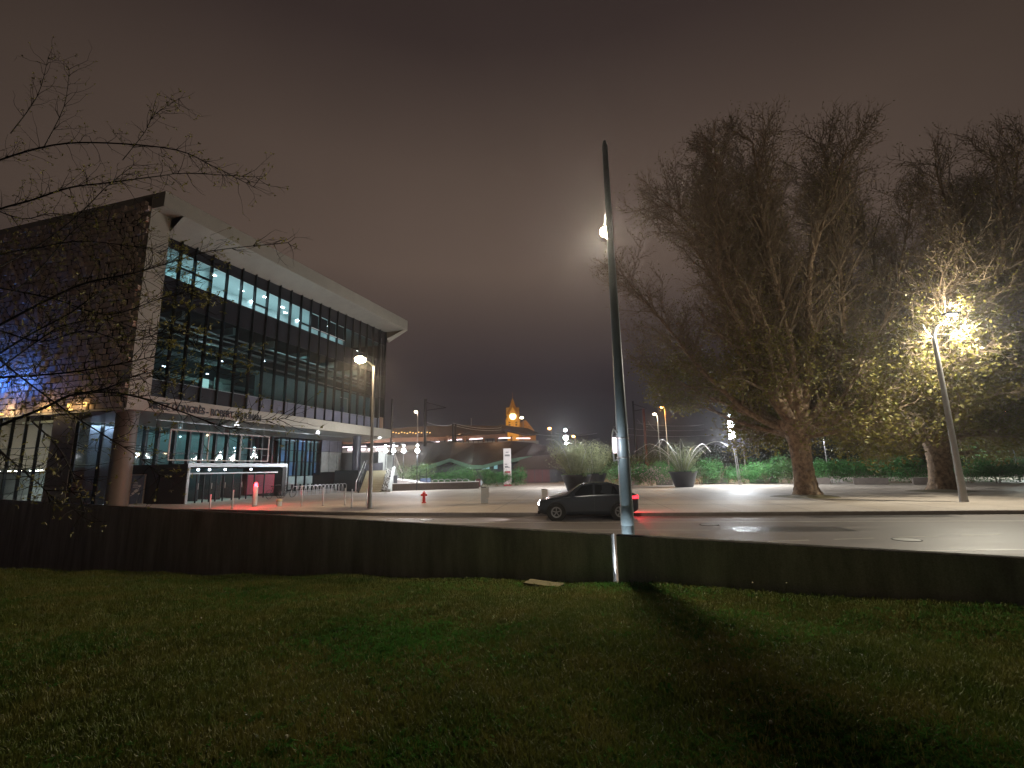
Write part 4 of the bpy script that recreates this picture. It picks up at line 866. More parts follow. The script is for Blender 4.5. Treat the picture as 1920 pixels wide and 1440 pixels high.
# ------------------------------------------------------------ street furniture
def px_of(x, y, z=0): return gz(x, y, z)
for x, yb, h, lb in ((393, 954, .78, 'slim steel post leftmost, before the entrance doors'), (435, 954, 1.0, 'slim steel post left of the red lamp bollard'), (565, 949, 1.08, 'slim steel post with bright top right of the short cylinder'), (605, 948, 1.0, 'slim steel post before the middle of the bicycle racks'),
                     (646, 947, .95, 'slim steel post before the dark blue column'), (659, 952, .95, 'thin dark steel post nearest the kerb, before the stairs'), (687, 947, .9, 'slim steel post touching the left side of the warm street light')):
    p = gz(x, yb); t = thing('bollard', lb, 'bollard', p, 0, 'slim posts along the forecourt'); obj('post', MB().lathe([(.035, 0), (.035, h), (.02, h+.02)], 12), 'galvanised', t, True); obj('foot_plate', MB().lathe([(.07, 0), (.07, .012)], 12), 'post_dark', t)
    if x == 565: obj('cap', MB().ball((0, 0, h+.03), .05, 8, 6), 'sign_white', t)
p = gz(477, 949); t = thing('lamp_bollard', 'thick pale bollard with a glowing red light on top before the entrance', 'bollard', p)
obj('body', MB().lathe([(.13, 0), (.13, 1.12), (.12, 1.15)], 22), 'box_white', t, True); obj('base_ring', MB().lathe([(.16, 0), (.16, .03), (.13, .035)], 22), 'post_dark', t, True)
obj('red_light', MB().lathe([(.085, 1.15), (.09, 1.2), (.085, 1.3), (.03, 1.36)], 16), 'glow_red', t, True); pt(p+Vector((.0, -.16, 1.42)), 45, (1, .03, .05), .05); pt(p+Vector((.1, .25, 1.3)), 18, (1, .03, .05), .05)
p = gz(523, 949); t = thing('short_cylinder', 'short pale cylinder with a yellowish cap right of the red lamp bollard', 'bollard', p); obj('body', MB().lathe([(.14, 0), (.14, .27)], 20), 'box_white', t, True); obj('cap', MB().lathe([(.165, .27), (.165, .38), (.15, .4)], 20), 'stair_stone', t, True)
# hydrant
p = gz(795, 943); t = thing('fire_hydrant', 'small red fire hydrant on the plaza edge', 'hydrant', p)
obj('body', MB().lathe([(.14, 0), (.14, .04), (.085, .06), (.08, .42), (.11, .44), (.11, .5), (.09, .6), (.03, .64), (.03, .69)], 18), 'hydrant_red', t, True)
obj('outlet', MB().tube([(-.18, 0, .46), (.18, 0, .46)], .055, 12), 'hydrant_red', t, True); obj('outlet', MB().tube([(0, -.18, .44), (0, 0, .44)], .06, 12), 'hydrant_red', t, True)
# white cabinets
for x, y, w, h, lb, c in ((909, 943, .44, .86, 'white waste bin with open lid standing alone on the plaza', 'box_white'), (1021, 934, .36, .55, 'grey box beside the front of the dark car', 'box_white')):
    p = gz(x, y); t = thing('litter_bin', lb, 'bin', p, .1); obj('body', MB().box((-w/2, -.15, 0), (w/2*.8, .15, h)), c, t); obj('lid', MB().box((w/2*.8+.01, -.15, h*.35), (w/2, .15, h*1.04)), 'galvanised', t)
    obj('rim', MB().box((-w/2-.01, -.16, h), (w/2*.4, .16, h+.03)), 'post_dark', t); obj('handle', MB().tube([(w*.2, -.17, h*.3), (w*.62, -.17, h*.33)], .02, 6), 'sign_white', t)
# ball
p = gz(897, 913); t = thing('stone_ball', 'large white ball with a brown red band beside the bicycle racks', 'ball', p); obj('ball', MB().ball((0, 0, .44), .44, 24, 16), 'box_white', t, True)
obj('band', MB().lathe([(.449*sin(pi*k/10), .0+.449*cos(pi*k/10)) for k in range(3, 8)], 24), 'garage_red', t, True); t.children[1].location = (0, 0, .44); t.children[1].rotation_euler = (radians(90), 0, radians(90))
# bicycle racks
def rack(p, rz, lb, group, h=.8, w=.55):
    t = thing('bicycle_rack', lb, 'bicycle rack', p, rz, group); pts = [(-w/2, 0, 0), (-w/2, 0, h-.25)]+[(-w/2*cos(a), 0, h-.25+.25*sin(a)) for a in (.5, 1.0, pi/2, 2.1, 2.6)]+[(w/2, 0, h-.25), (w/2, 0, 0)]
    obj('hoop', MB().tube(pts, .028, 8), 'galvanised', t, True)
    for s in (-1, 1): obj('foot_plate', MB().lathe([(.06, 0), (.06, .012)], 10, (s*w/2, 0)), 'galvanised', t)
ords = ['first', 'second', 'third', 'fourth', 'fifth', 'sixth', 'seventh', 'eighth', 'ninth', 'tenth', 'eleventh', 'twelfth', 'thirteenth', 'fourteenth', 'fifteenth', 'sixteenth']
a, b = gz(552, 930.5), gz(645, 922.5)
for i in range(14): rack(a.lerp(b, i/13), 1.35, 'steel hoop, %s from the left of the row under the congress building' % ords[i], 'bicycle hoops under the congress building', .8, .75)
a, b = gz(771, 917.5), gz(873, 916)
for i in range(10): rack(a.lerp(b, i/9), .35, 'tall steel hoop, %s from the left of the row by the slatted wall' % ords[i], 'bicycle hoops by the slatted wall', .95, .7)
def bicycle(p, rz, lb, tilt=0):
    t = thing('bicycle', lb, 'bicycle', p, rz, 'parked bicycles'); t.rotation_euler = (tilt, 0, rz)
    for x in (-.52, .52):
        m_ = MB(); m_.tube([(x+.33*cos(k*pi/9), 0, .34+.33*sin(k*pi/9)) for k in range(19)], .018, 5, caps=False); wh = obj('wheel', m_, 'rubber', t)
        m_ = MB(); [m_.tube([(x, 0, .34), (x+.32*cos(k*pi/5), 0, .34+.32*sin(k*pi/5))], .003, 3) for k in range(10)]; obj('spokes', m_, 'galvanised', wh)
    m_ = MB(); [m_.tube(q, .016, 6) for q in ([(-.52, 0, .34), (-.1, 0, .32), (.4, 0, .75), (-.2, 0, .8), (-.1, 0, .32)], [(-.52, 0, .34), (-.2, 0, .8)], [(.52, 0, .34), (.38, 0, .95)])]; obj('frame', m_, 'red_paint' if 'red' in lb else 'post_dark', t)
    obj('handlebar', MB().tube([(.3, -.25, .98), (.38, -.1, 1.0), (.38, .1, 1.0), (.3, .25, .98)], .014, 6), 'galvanised', t); obj('saddle', MB().box((-.33, -.06, .88), (-.1, .06, .93)), 'rubber', t)
bicycle(gz(514, 935), 1.3, 'dark bicycle leaning nearest to the entrance box'); bicycle(gz(538, 933), 1.2, 'dark bicycle at the left end of the hoops, second one', .1); bicycle(gz(714, 919), .9, 'bicycle leaning at the foot of the outdoor ramp', -.1); bicycle(gz(775, 919), .5, 'bicycle at the left end of the slatted wall', .12)
bicycle(gz(852, 917), .35, 'bicycle locked to a hoop near the white ball', .05)
# info board left, by the first column
p = gz(252, 946); t = thing('info_board', 'dark blue information board in a pale frame beside the first column', 'sign board', p, .25)
obj('board', MB().box((-.43, -.03, .05), (.43, .03, 1.93)), 'board_blue', t)
for a, b in (((-.50, -.05, 0), (-.43, .05, 1.98)), ((.43, -.05, 0), (.48, .05, 1.98)), ((-.43, -.05, 1.93), (.43, .05, 1.98))): obj('frame', MB().box(a, b), 'rail_metal', t)
for k, (x0, x1, z) in enumerate(((-.22, .1, 1.32), (-.22, .2, 1.22), (-.2, .12, 1.12), (-.2, .05, 1.42))): obj('text_line', MB().box((x0, -.036, z), (x1, -.031, z+.035)), 'print_white', t)
for x, z, s in ((.02, .88, .15), (-.14, .72, .11), (.2, .7, .08), (.14, 1.02, .05), (.2, 1.2, .1), (-.25, .6, .05)):
    obj('printed_shape', MB().add([(x-s, -.035, z), (x-.2*s, -.035, z-s*.9), (x+s, -.035, z+.1*s), (x+.1*s, -.035, z+s)], [(0, 1, 2, 3)]), 'print_white', t)
# totem
p = gz(952, 911); t = thing('totem_sign', 'tall narrow white totem sign with a red band on the plaza edge', 'sign', p, 0); q = at(952, 841, p.y); hh = q.z; w = .43
obj('foot', MB().box((-w, -.12, 0), (w, .12, .18)), 'sign_red', t); obj('body', MB().box((-w, -.15, .18), (w, .15, hh)), 'sign_white', t)
obj('lower_panel', MB().box((-w+.02, -.156, .2), (w-.02, -.152, 1.4)), 'sign_pink', t)
obj('red_band', MB().box((-w*.75, -.158, 1.42), (w*.75, -.153, 1.62)), 'sign_red', t)
for z, a, b in ((hh-.45, -.15, .15), (hh-.75, -.28, .28), (hh-.85, -.28, .28), (2.35, -.3, -.02), (2.0, -.3, .25), (2.1, -.3, .1), (.95, -.3, .3), (1.05, -.3, .1), (.6, -.3, .25)): obj('text_line', MB().box((a, -.16, z), (b, -.157, z+.07)), 'ink' if z > 1.2 else 'garage_red', t)
# benches
for x0, x1, y, lb in ((1160, 1197, 910, 'stone bench partly hidden by the tall lamp post'), (1230, 1262, 910, 'stone bench left behind the single planter'), (1315, 1366, 907, 'stone bench right of the single black planter'), (1405, 1460, 906.5, 'stone bench left of the nearest plane trunk'),
                    (1520, 1558, 908, 'stone bench half hidden by the nearest plane trunk'), (1601, 1668, 908.5, 'long stone bench with a light left end between the trunks'), (1713, 1748, 909, 'stone bench left behind the second plane trunk')):
    a, b = gz(x0, y), gz(x1, y); ln = (b-a).length; t = tag(obj('stone_bench', MB().box((-ln/2+.02, 0, .04), (ln/2-.02, .5, .55)).box((-ln/2+.1, .06, 0), (ln/2-.1, .44, .04)), 'bench_concrete', loc=(a+b)/2), lb, 'bench', 'stone benches before the shrubs'); t.rotation_euler = (0, 0, atan2(b.y-a.y, b.x-a.x))
# planters
def pot(t, r, h): 
    obj('pot', MB().lathe([(r*.62, 0), (r*.64, .03), (r*.97, h-.12), (r, h-.12), (r, h), (r*.93, h), (r*.9, h-.08)], 30, caps=False), 'planter_black', t, True)
    obj('soil', MB().lathe([(r*.93, h-.09), (.02, h-.03)], 20), 'soil', t)
    rng = random.Random(int(r*100)); m_ = MB()
    for k in range(46):
        a = rng.uniform(0, 6.28); q = rng.uniform(.4, .95)*r; m_.ball((q*cos(a), q*sin(a), h-.02), rng.uniform(.06, .16), 6, 4)
    obj('ground_cover', m_, 'leaf_hedge_pale', t, kind='stuff')
p = gz(1283, 913); t = thing('planter', 'single big black round planter with curved pale canes like a sculpture', 'planter', p, 0, 'black round planters'); pot(t, 1.22, 1.35)
rng = random.Random(9)
for k in range(11):
    a = 2*pi*k/11+.2; h1 = rng.uniform(2.0, 3.2); R1 = rng.uniform(2.6, 4.6)
    pts = [Vector((.35*cos(a), .35*sin(a), 1.3))]
    for j in range(1, 15):
        s = j/14; rr = .35+R1*s**1.4; z = 1.3+h1*sin(min(1, s*1.22)*pi/2)-(max(0, s-.75)*3.2); pts.append(Vector((rr*cos(a+s*.25), rr*sin(a+s*.25), z)))
    obj('cane', MB().tube(pts, [.032-.018*j/14 for j in range(15)], 6), 'rail_metal' if k % 2 else 'sign_white', t, True)
m_ = MB()
for k in range(170):
    a = rng.uniform(0, 6.28); p0 = Vector((rng.uniform(0, .5)*cos(a), rng.uniform(0, .5)*sin(a), 1.3)); d = Vector((cos(a)*rng.uniform(.1, 1.0), sin(a)*rng.uniform(.1, .8), 1)); pts, _ = grow(p0, d, rng.uniform(1.6, 3.0), rng, -.02, .09, 6); m_.tube(pts, [.016, .014, .012, .01, .007, .005, .003], 4)
    for j in range(2, 7):
        for _ in range(3): e = pts[j]+rdir(d, .9, rng)*rng.uniform(.2, .5); m_.add([pts[j], pts[j]+Vector((.01, .01, 0)), e], [(0, 1, 2)])
obj('branches', m_, 'bamboo_leaf', t, kind='stuff')
for i, (x, y, lb) in enumerate(((1088, 921, 'front one of the pair of black planters, full of bushy bamboo'), (1114, 914, 'rear one of the pair of black planters, bamboo leaning right'))):
    p = gz(x, y) if i else gz(x-6, y); t = thing('planter', lb, 'planter', p, 0, 'black round planters'); pot(t, 1.22, 1.3)
    st = MB(); lf = MB(); rng = random.Random(30+i)
    for k in range(95):
        a = rng.uniform(0, 6.28); q = rng.uniform(0, .75); d = Vector((cos(a)*rng.uniform(.05, 1.15)-.12, sin(a)*rng.uniform(.05, .6), 1)); pts, _ = grow(Vector((q*cos(a), q*sin(a), 1.25)), d, rng.uniform(1.8, 3.1), rng, 0, .07, 6); st.tube(pts, [.02, .018, .016, .013, .01, .007, .004], 4)
        for j in range(1, 7):
            for _ in range(int(1+j*2.2)):
                c = pts[j]+Vector((rng.gauss(0, .18), rng.gauss(0, .18), rng.gauss(0, .15))); u = Vector((rng.gauss(0, 1), rng.gauss(0, 1), rng.gauss(0, .6))).normalized()*.085; v = u.cross(Vector((rng.random(), rng.random(), rng.random()))).normalized()*.018; lf.add([c-u, c+v, c+u, c-v], [(0, 1, 2, 3)])
    for k in range(4):
        a = [2.9, 3.4, .4, 1.8][k]+i; pts = [Vector((.4*cos(a), .4*sin(a), 1.3))]+[Vector(((.4+2.0*(j/9)**1.4)*cos(a), (.4+2.0*(j/9)**1.4)*sin(a), 1.3+2.9*sin(min(1, j/9*1.1)*pi/2))) for j in range(1, 10)]; obj('cane', MB().tube(pts, .02, 6), 'rail_metal', t, True)
    obj('stems', st, 'bamboo_leaf', t, kind='stuff'); obj('leaves', lf, 'bamboo_leaf', t, kind='stuff')

# ------------------------------------------------------------ car
def car(label, p, rz):
    t = thing('parked_car', label, 'car', p, rz); Lh = 1.95
    #      x      zb   zbelt ztop  wb   wt
    st = [(-1.95, .42, .62, .66, .60, .58), (-1.86, .28, .68, .74, .74, .70), (-1.6, .22, .76, .82, .82, .76), (-1.15, .20, .84, .90, .85, .78), (-.82, .20, .90, .96, .86, .74), (-.2, .20, .92, 1.36, .87, .60),
          (.3, .20, .93, 1.43, .87, .60), (.9, .20, .95, 1.40, .87, .60), (1.35, .22, .96, 1.28, .86, .58), (1.72, .26, .96, 1.02, .83, .62), (1.92, .36, .90, .94, .74, .62), (1.95, .46, .84, .86, .66, .58)]
    M = MB(); vs = []; n = 8
    for x, zb, zm, zt, wb, wt in st: vs += [(x, -wb*.9, zb), (x, -wb, zb+.14), (x, -wb, zm), (x, -wt, zt), (x, wt, zt), (x, wb, zm), (x, wb, zb+.14), (x, wb*.9, zb)]
    fs = [(i*n+j, i*n+(j+1) % n, (i+1)*n+(j+1) % n, (i+1)*n+j) for i in range(len(st)-1) for j in range(n)]+[tuple(range(n-1, -1, -1)), tuple((len(st)-1)*n+j for j in range(n))]
    M.add(vs, fs); body = obj('body', M, 'car_paint', t, True)
    bv = body.modifiers.new('bevel', 'BEVEL'); bv.width = .045; bv.segments = 3; bv.limit_method = 'ANGLE'; bv.angle_limit = radians(25)
    for s in (-1, 1):
        def q(x, f):                                   # point on the glasshouse side at fraction f between belt and roof
            for a, b in zip(st[:-1], st[1:]):
                if a[0] <= x <= b[0]:
                    k = (x-a[0])/(b[0]-a[0]); zm = a[2]+(b[2]-a[2])*k; zt = a[3]+(b[3]-a[3])*k; wb = a[4]+(b[4]-a[4])*k; wt = a[5]+(b[5]-a[5])*k
                    return (x, s*(wb+(wt-wb)*f+.006), zm+(zt-zm)*f)
        obj('side_window', MB().quad(q(-.55, .12), q(.22, .10), q(.22, .86), q(-.2, .84)), 'car_glass', t); obj('side_window', MB().quad(q(.3, .1), q(1.2, .12), q(1.05, .80), q(.3, .86)), 'car_glass', t)
        obj('mirror', MB().box((-.62, s*.88-.08, .92), (-.48, s*.88+.10*s+.02, 1.04)), 'car_paint', t)
        obj('headlight', MB().box((-1.93, s*.58-.12, .60), (-1.80, s*.58+.12, .70)), 'glow_head', t); obj('tail_light', MB().box((1.80, s*.66-.12, .80), (1.95, s*.66+.12, .92)).box((1.55, s*.79, .80), (1.86, s*.862, .90)), 'glow_tail', t)
        obj('door_seam', MB().box((.25, s*.862, .3), (.262, s*.876, .93)), 'post_dark', t)
        for x in (-1.22, 1.22):
            w = MB(); w.lathe([(.2, -.1), (.31, -.1), (.325, -.06), (.325, .06), (.31, .1), (.2, .1)], 24); wo_ = obj('wheel', w, 'rubber', t, True, loc=(x, s*.80, .325)); wo_.rotation_euler = (radians(90), 0, 0)
            r_ = MB(); r_.lathe([(.02, .085), (.2, .085), (.21, .11), (.02, .075)], 20); [r_.box((-.02, 0, .086), (.02, .2, .104), rz=k*2*pi/5, org=(0, 0)) for k in range(5)]; ro = obj('rim', r_, 'rim', wo_); ro.scale = (1, 1, -1 if s > 0 else 1); 
            a_ = MB(); a_.lathe([(.325, -.1), (.385, -.1), (.385, .1), (.325, .1)], 24, caps=False); ao = obj('wheel_arch', a_, 'rubber', t, loc=(x, s*.785, .34)); ao.rotation_euler = (radians(90), 0, 0)
    obj('windscreen', MB().quad((-.80, -.68, .975), (-.80, .68, .975), (-.24, .56, 1.35), (-.24, -.56, 1.35)), 'car_glass', t); obj('rear_window', MB().quad((1.70, -.56, 1.055), (1.70, .56, 1.055), (1.40, .52, 1.27), (1.40, -.52, 1.27)), 'car_glass', t)
    obj('number_plate', MB().box((-1.965, -.25, .42), (-1.95, .25, .52)), 'sign_white', t); obj('bumper', MB().box((-1.96, -.6, .24), (-1.86, .6, .36)), 'post_dark', t)
    return t
cp = gm(1105, 974); cz = RZ
car('small dark hatchback with lit headlights on the road left of the tall lamp post', (cp.x, cp.y+.5, cz), .10*-1)
pt((cp.x-2.3, cp.y+.55, .5), 60, (1, .95, .95), .06, 70, (cp.x-8, cp.y+.8, -.1)); pt((cp.x+2.1, cp.y+1.0, .72), 16, (1, .02, .04), .05); pt((cp.x+3.0, cp.y+6, .8), 10, (1, .02, .04), .05) if False else None

# ------------------------------------------------------------ stairs, ramp walls behind the congress building
a0, b0 = gz(676, 924), gz(714, 923)
t = thing('outdoor_stairs', 'wide pale lamp lit stairs with low steps beside the congress building', 'stairs', (a0.x, a0.y, 0), atan2(b0.y-a0.y, b0.x-a0.x)); wd = (b0-a0).length
for k in range(13): obj('step', MB().box((-.1, .36*k, 0), (wd, .36*k+.36, .15*(k+1))), 'stair_stone', t)
sw = [(0, 0), (4.8, 0), (4.8, 2), (0, .12)]; obj('stair_side', MB().add([(-.25, a, b) for a, b in sw]+[(-.12, a, b) for a, b in sw], [(0, 1, 2, 3), (7, 6, 5, 4), (0, 4, 5, 1), (1, 5, 6, 2), (2, 6, 7, 3), (3, 7, 4, 0)]), 'black_panel', t)
obj('handrail', MB().tube([(-.2, -.1, 0), (-.2, -.1, .95), (-.2, 4.6, 2.9), (-.2, 4.9, 2.9)], .05, 6), 'post_dark', t); obj('handrail', MB().tube([(-.4, -.1, 0), (-.4, -.1, .95), (-.4, 4.6, 2.9)], .04, 6), 'rail_metal', t)
sw = [(0, 0), (4.9, 0), (4.9, 2.3), (0, .25)]; obj('side_wall', MB().add([(wd+.6, a, b) for a, b in sw]+[(wd+.85, a, b) for a, b in sw], [(0, 3, 2, 1), (4, 5, 6, 7), (0, 1, 5, 4), (1, 2, 6, 5), (2, 3, 7, 6), (3, 0, 4, 7)]), 'pale_wall', t)
m_ = MB(); rng = random.Random(4)
for _ in range(160): y = rng.uniform(0, 4.6); m_.ball((wd+rng.uniform(.05, .55), y, .12+y*.41+rng.uniform(-.05, .1)), rng.uniform(.05, .12), 5, 4)
obj('rubble_strip', m_, 'bare_concrete', t, kind='stuff')
def wallbox(name, label, cat, x0, x1, y0t, y1b, d0, d1, m, th=.3, group=None, zb=0):
    a, b = at(x0, 880, d0), at(x1, 880, d1); za = at(x0, y0t, d0).z; zb_ = at(x1, y1b, d1).z; a.z = b.z = 0; dd = (b-a).normalized(); nn = Vector((-dd.y, dd.x, 0))*th
    M = MB(); M.add([a+Vector((0, 0, zb)), b+Vector((0, 0, zb)), b+nn+Vector((0, 0, zb)), a+nn+Vector((0, 0, zb)), a+Vector((0, 0, za)), b+Vector((0, 0, zb_)), b+nn+Vector((0, 0, zb_)), a+nn+Vector((0, 0, za))], [(0, 3, 2, 1), (4, 5, 6, 7), (0, 1, 5, 4), (1, 2, 6, 5), (2, 3, 7, 6), (3, 0, 4, 7)])
    o = obj(name, M, m)
    if label: tag(o, label, cat, group)
    return o
wallbox('retaining_wall', 'tall pale retaining wall behind the outdoor stairs', 'wall', 600, 722, 850, 848, 60, 54, 'pale_wall')
wallbox('black_side_wall', 'black wall between the dark blue column and the stairs', 'wall', 628, 672, 882, 882, 50, 46, 'black_panel')
wallbox('grey_cabin', 'long grey box standing on top of the stairs', 'box', 684, 716, 871, 867, 52, 52, 'garage_grey', 1.2, zb=1.7)
# second flight, climbing to the station
ps = at(741, 905, 53); ps.z = 0; t = thing('station_stairs', 'narrow flight of steps with pale handrail climbing behind the globe lamps', 'stairs', ps, .45)
for k in range(22): obj('step', MB().box((-.9, .32*k, 0), (.9, .32*k+.32, .175*(k+1))), 'pale_wall', t)
obj('handrail', MB().tube([(.95, -.2, 1.0), (.95, 7.0, 4.9)], .07, 6), 'sign_white', t); obj('handrail', MB().tube([(-.95, -.2, 1.0), (-.95, 7.0, 4.9)], .05, 6), 'rail_metal', t)
for k in range(6): obj('baluster', MB().tube([(.95, 1.3*k, .2+.71*k), (.95, 1.3*k, 1.1+.71*k)], .025, 5), 'rail_metal', t)
obj('side_wall', MB().box((-1.9, 0, 0), (-1.0, 7, 4.0)), 'pale_wall', t)
# low slatted wall and its planter top
a, b = gz(727, 921), gz(798, 919); t = thing('slatted_wall', 'low wall of dark upright wooden slats with pale top, behind the right hand hoops', 'wall', a, atan2(b.y-a.y, b.x-a.x)); ln = (b-a).length+5.2
obj('core', MB().box((0, .09, 0), (ln, .5, .66)), 'slat_wood', t); obj('top_slab', MB().box((-.05, -.02, .66), (ln, .55, .71)), 'sign_white', t)
me = MB().box((0, 0, 0), (.11, .085, .655)).mesh('slat', 'slat_wood')
for k in range(int(ln/.19)): obj('slat', me, None, t, loc=(.02+.19*k, 0, 0))
p = at(737, 890, 47); t = thing('dark_planter_box', 'dark square planter box standing on the pale ramp', 'planter', (p.x, p.y, .6), .2); obj('box', MB().box((-.42, -.4, 0), (.42, .4, .8)), 'garage_grey', t); obj('rim', MB().box((-.45, -.43, .8), (.45, .43, .84)), 'post_dark', t)
wallbox('ramp', 'pale sloping ramp slab behind the slatted wall', 'ramp', 722, 800, 897, 906, 47.5, 46.5, 'sign_white', 2.0)
p = at(793, 893, 47.6); t = thing('notice_frame', 'dark metal notice frame in front of the bright shrub', 'frame', (p.x, p.y, 0)); 
m_ = MB(); [m_.tube(q, .03, 5) for q in ([(-.3, 0, .6), (-.3, 0, 2.1), (.35, 0, 2.1), (.35, 0, .6)], [(-.3, 0, 1.3), (.35, 0, 1.3)])]; obj('frame', m_, 'post_dark', t); obj('cabinet', MB().box((-.3, .05, 0), (.75, .4, 1.1)), 'board_blue', t)

# ------------------------------------------------------------ station and viaduct behind
sd = 84
def P3(x, y, d): v = at(x, y, d); return v
t = thing('railway_station', 'long brown station roof on a viaduct with lit platform edge behind the plaza', 'station', at(640, 880, sd)*1); so = t.location.copy(); t.location = (so.x, so.y, 0); so.z = 0
def sl(x, y, d): return P3(x, y, d)-so
def slab(name, pts, d, th, m, lb=None):       # outline points in the face plane at distance d, given real thickness
    f = [sl(x, y, d) for x, y in pts]; n = len(f); M = MB(); M.add(f+[v+Vector((0, th, 0)) for v in f], [tuple(range(n)), tuple(range(2*n-1, n-1, -1))]+[(i, i+n, (i+1) % n+n, (i+1) % n) for i in range(n)]); return obj(name, M, m, t, label=lb)
slab('roof', [(560, 812), (735, 803), (800, 799), (860, 797), (940, 799), (948, 812), (860, 817), (735, 820), (560, 826)], sd, 9, 'brown_roof')
slab('fascia', [(560, 828), (735, 821), (860, 818), (950, 813), (950, 820), (860, 825), (735, 829), (560, 836)], sd-.3, .5, 'brown_fascia')
slab('roof', [(936, 796), (990, 803), (1010, 812), (988, 814), (940, 803)], sd-6, 5, 'brown_roof')
slab('platform', [(560, 846), (735, 838), (800, 833), (880, 827), (1010, 826), (1010, 834), (880, 834), (800, 838), (735, 848), (560, 858)], sd+1, 8, 'pale_wall')
for xs, y0, y1 in ((560, 842, 840), (640, 838, 836), (700, 837, 835), (798, 832, 827), (840, 825, 823), (880, 823, 821), (935, 821, 820), (968, 821, 821)):
    slab('light_strip', [(xs, y0), (xs+(26 if xs > 780 else 46), y1), (xs+(26 if xs > 780 else 46), y1+1.6), (xs, y0+1.6)], sd-.6, .2, 'glow_strip')
for xs in (652, 668, 675, 690, 705, 712): slab('lit_opening', [(xs, 841), (xs+9, 840.5), (xs+9, 844.5), (xs, 845.5)], sd+.6, .2, 'glow_strip')
for x in (836, 928, 957, 905, 870): slab('post', [(x, 817), (x+4, 817), (x+3.5, 829), (x+.5, 829)], sd-.9, .5, 'brown_fascia')
for x in range(806, 935, 9): slab('railing_post', [(x, 824), (x+1, 824), (x+1, 832), (x, 832)], sd-1.2, .1, 'post_dark')
for k in range(14): x = 736+5.3*k; slab('roof_lamp', [(x, 810+(k % 3)), (x+2.2, 809.4+(k % 3)), (x+2.2, 811+(k % 3)), (x, 811.4+(k % 3))], sd-.5, .1, 'glow_amber')
slab('abutment', [(560, 852), (800, 838), (800, 905), (560, 905)], sd+4, 4, 'pale_wall')
pt(at(760, 822, sd-6), 110, (1, .6, .35), .2); pt(at(860, 806, sd-8), 90, (1, .55, .28), .2); pt(at(690, 840, sd-3), 160, (1, .85, .85), .2); pt(at(930, 806, sd-10), 60, (1, .55, .28), .2)
# embankment building with wavy green eaves
wd_ = 64; t = thing('wavy_roof_building', 'low building under a dark brown roof with zigzag green eaves', 'building', (0, 0, 0)); so = Vector((0, 0, 0))
ev = [(778, 884), (800, 874), (843, 859), (884, 872), (905, 872), (945, 862), (985, 856), (1015, 854), (1048, 852)]
rt = [(785, 832), (815, 829), (850, 829), (890, 831), (930, 829), (960, 827), (1000, 830), (1030, 838), (1056, 846)]
f = [sl(x, y, wd_) for x, y in ev]; r_ = [sl(x, y, wd_+9) for x, y in rt]; f2 = [sl(x, y+7, wd_) for x, y in ev]; n = len(ev)
obj('roof', MB().add(f+r_, [(i, i+1, n+i+1, n+i) for i in range(n-1)]), 'brown_roof', t); obj('green_eaves', MB().add(f+f2+[v+Vector((0, .5, .1)) for v in f2], [(i, n+i, n+i+1, i+1) for i in range(n-1)]+[(n+i, 2*n+i, 2*n+i+1, n+i+1) for i in range(n-1)]), 'green_trim', t)
a, b = at(770, 900, wd_+2), at(1060, 900, wd_+2); obj('wall', MB().box((a.x, a.y, -.2), (b.x, a.y+6, 2.6)), 'garage_grey', t)
for x in (903, 911, 926): q = at(x, 876, wd_+1.8); obj('lit_window', MB().box((q.x, q.y, q.z-.25), (q.x+.5, q.y+.05, q.z+.3)), 'glow_teal', t)
slab('brick_gable', [(962, 876), (975, 862), (1000, 855), (1050, 852), (1056, 880), (962, 880)], wd_-2, 3, 'brown_roof')
pt(at(880, 868, 54), 70, (.7, .9, .8), .2); pt(at(1000, 845, 56), 60, (1, .8, .75), .2)
a, b = gz(972, 906), gz(1052, 906)
t = thing('garages', 'row of dark red garage shutters right of the white totem sign', 'garage', (a.x, a.y, 0)); w = (b.x-a.x)
obj('wall', MB().box((-.2, .1, 0), (w, 4, 2.1)), 'garage_grey', t)
for k in range(4): obj('shutter', MB().box((w*(.04+.19*k), 0, .05), (w*(.04+.19*k)+w*.175, .1, 1.9)), 'garage_red', t)
obj('shutter', MB().box((w*.80, -.05, .05), (w*.97, .1, 1.95)), 'garage_grey', t)
# long dark hill behind
g = MB(); hv = []
hl = [(-140, 4), (-60, 7), (-20, 8), (10, 9), (50, 8), (100, 11), (170, 14), (260, 10)]
g.add([(x, 175, -1) for x, z in hl]+[(x, 190, z*.55) for x, z in hl]+[(x, 260, z*.6) for x, z in hl], [(i, i+1, len(hl)+i+1, len(hl)+i) for i in range(len(hl)-1)]+[(len(hl)+i, len(hl)+i+1, 2*len(hl)+i+1, 2*len(hl)+i) for i in range(len(hl)-1)])
structure('embankment', g, 'ground_dark')

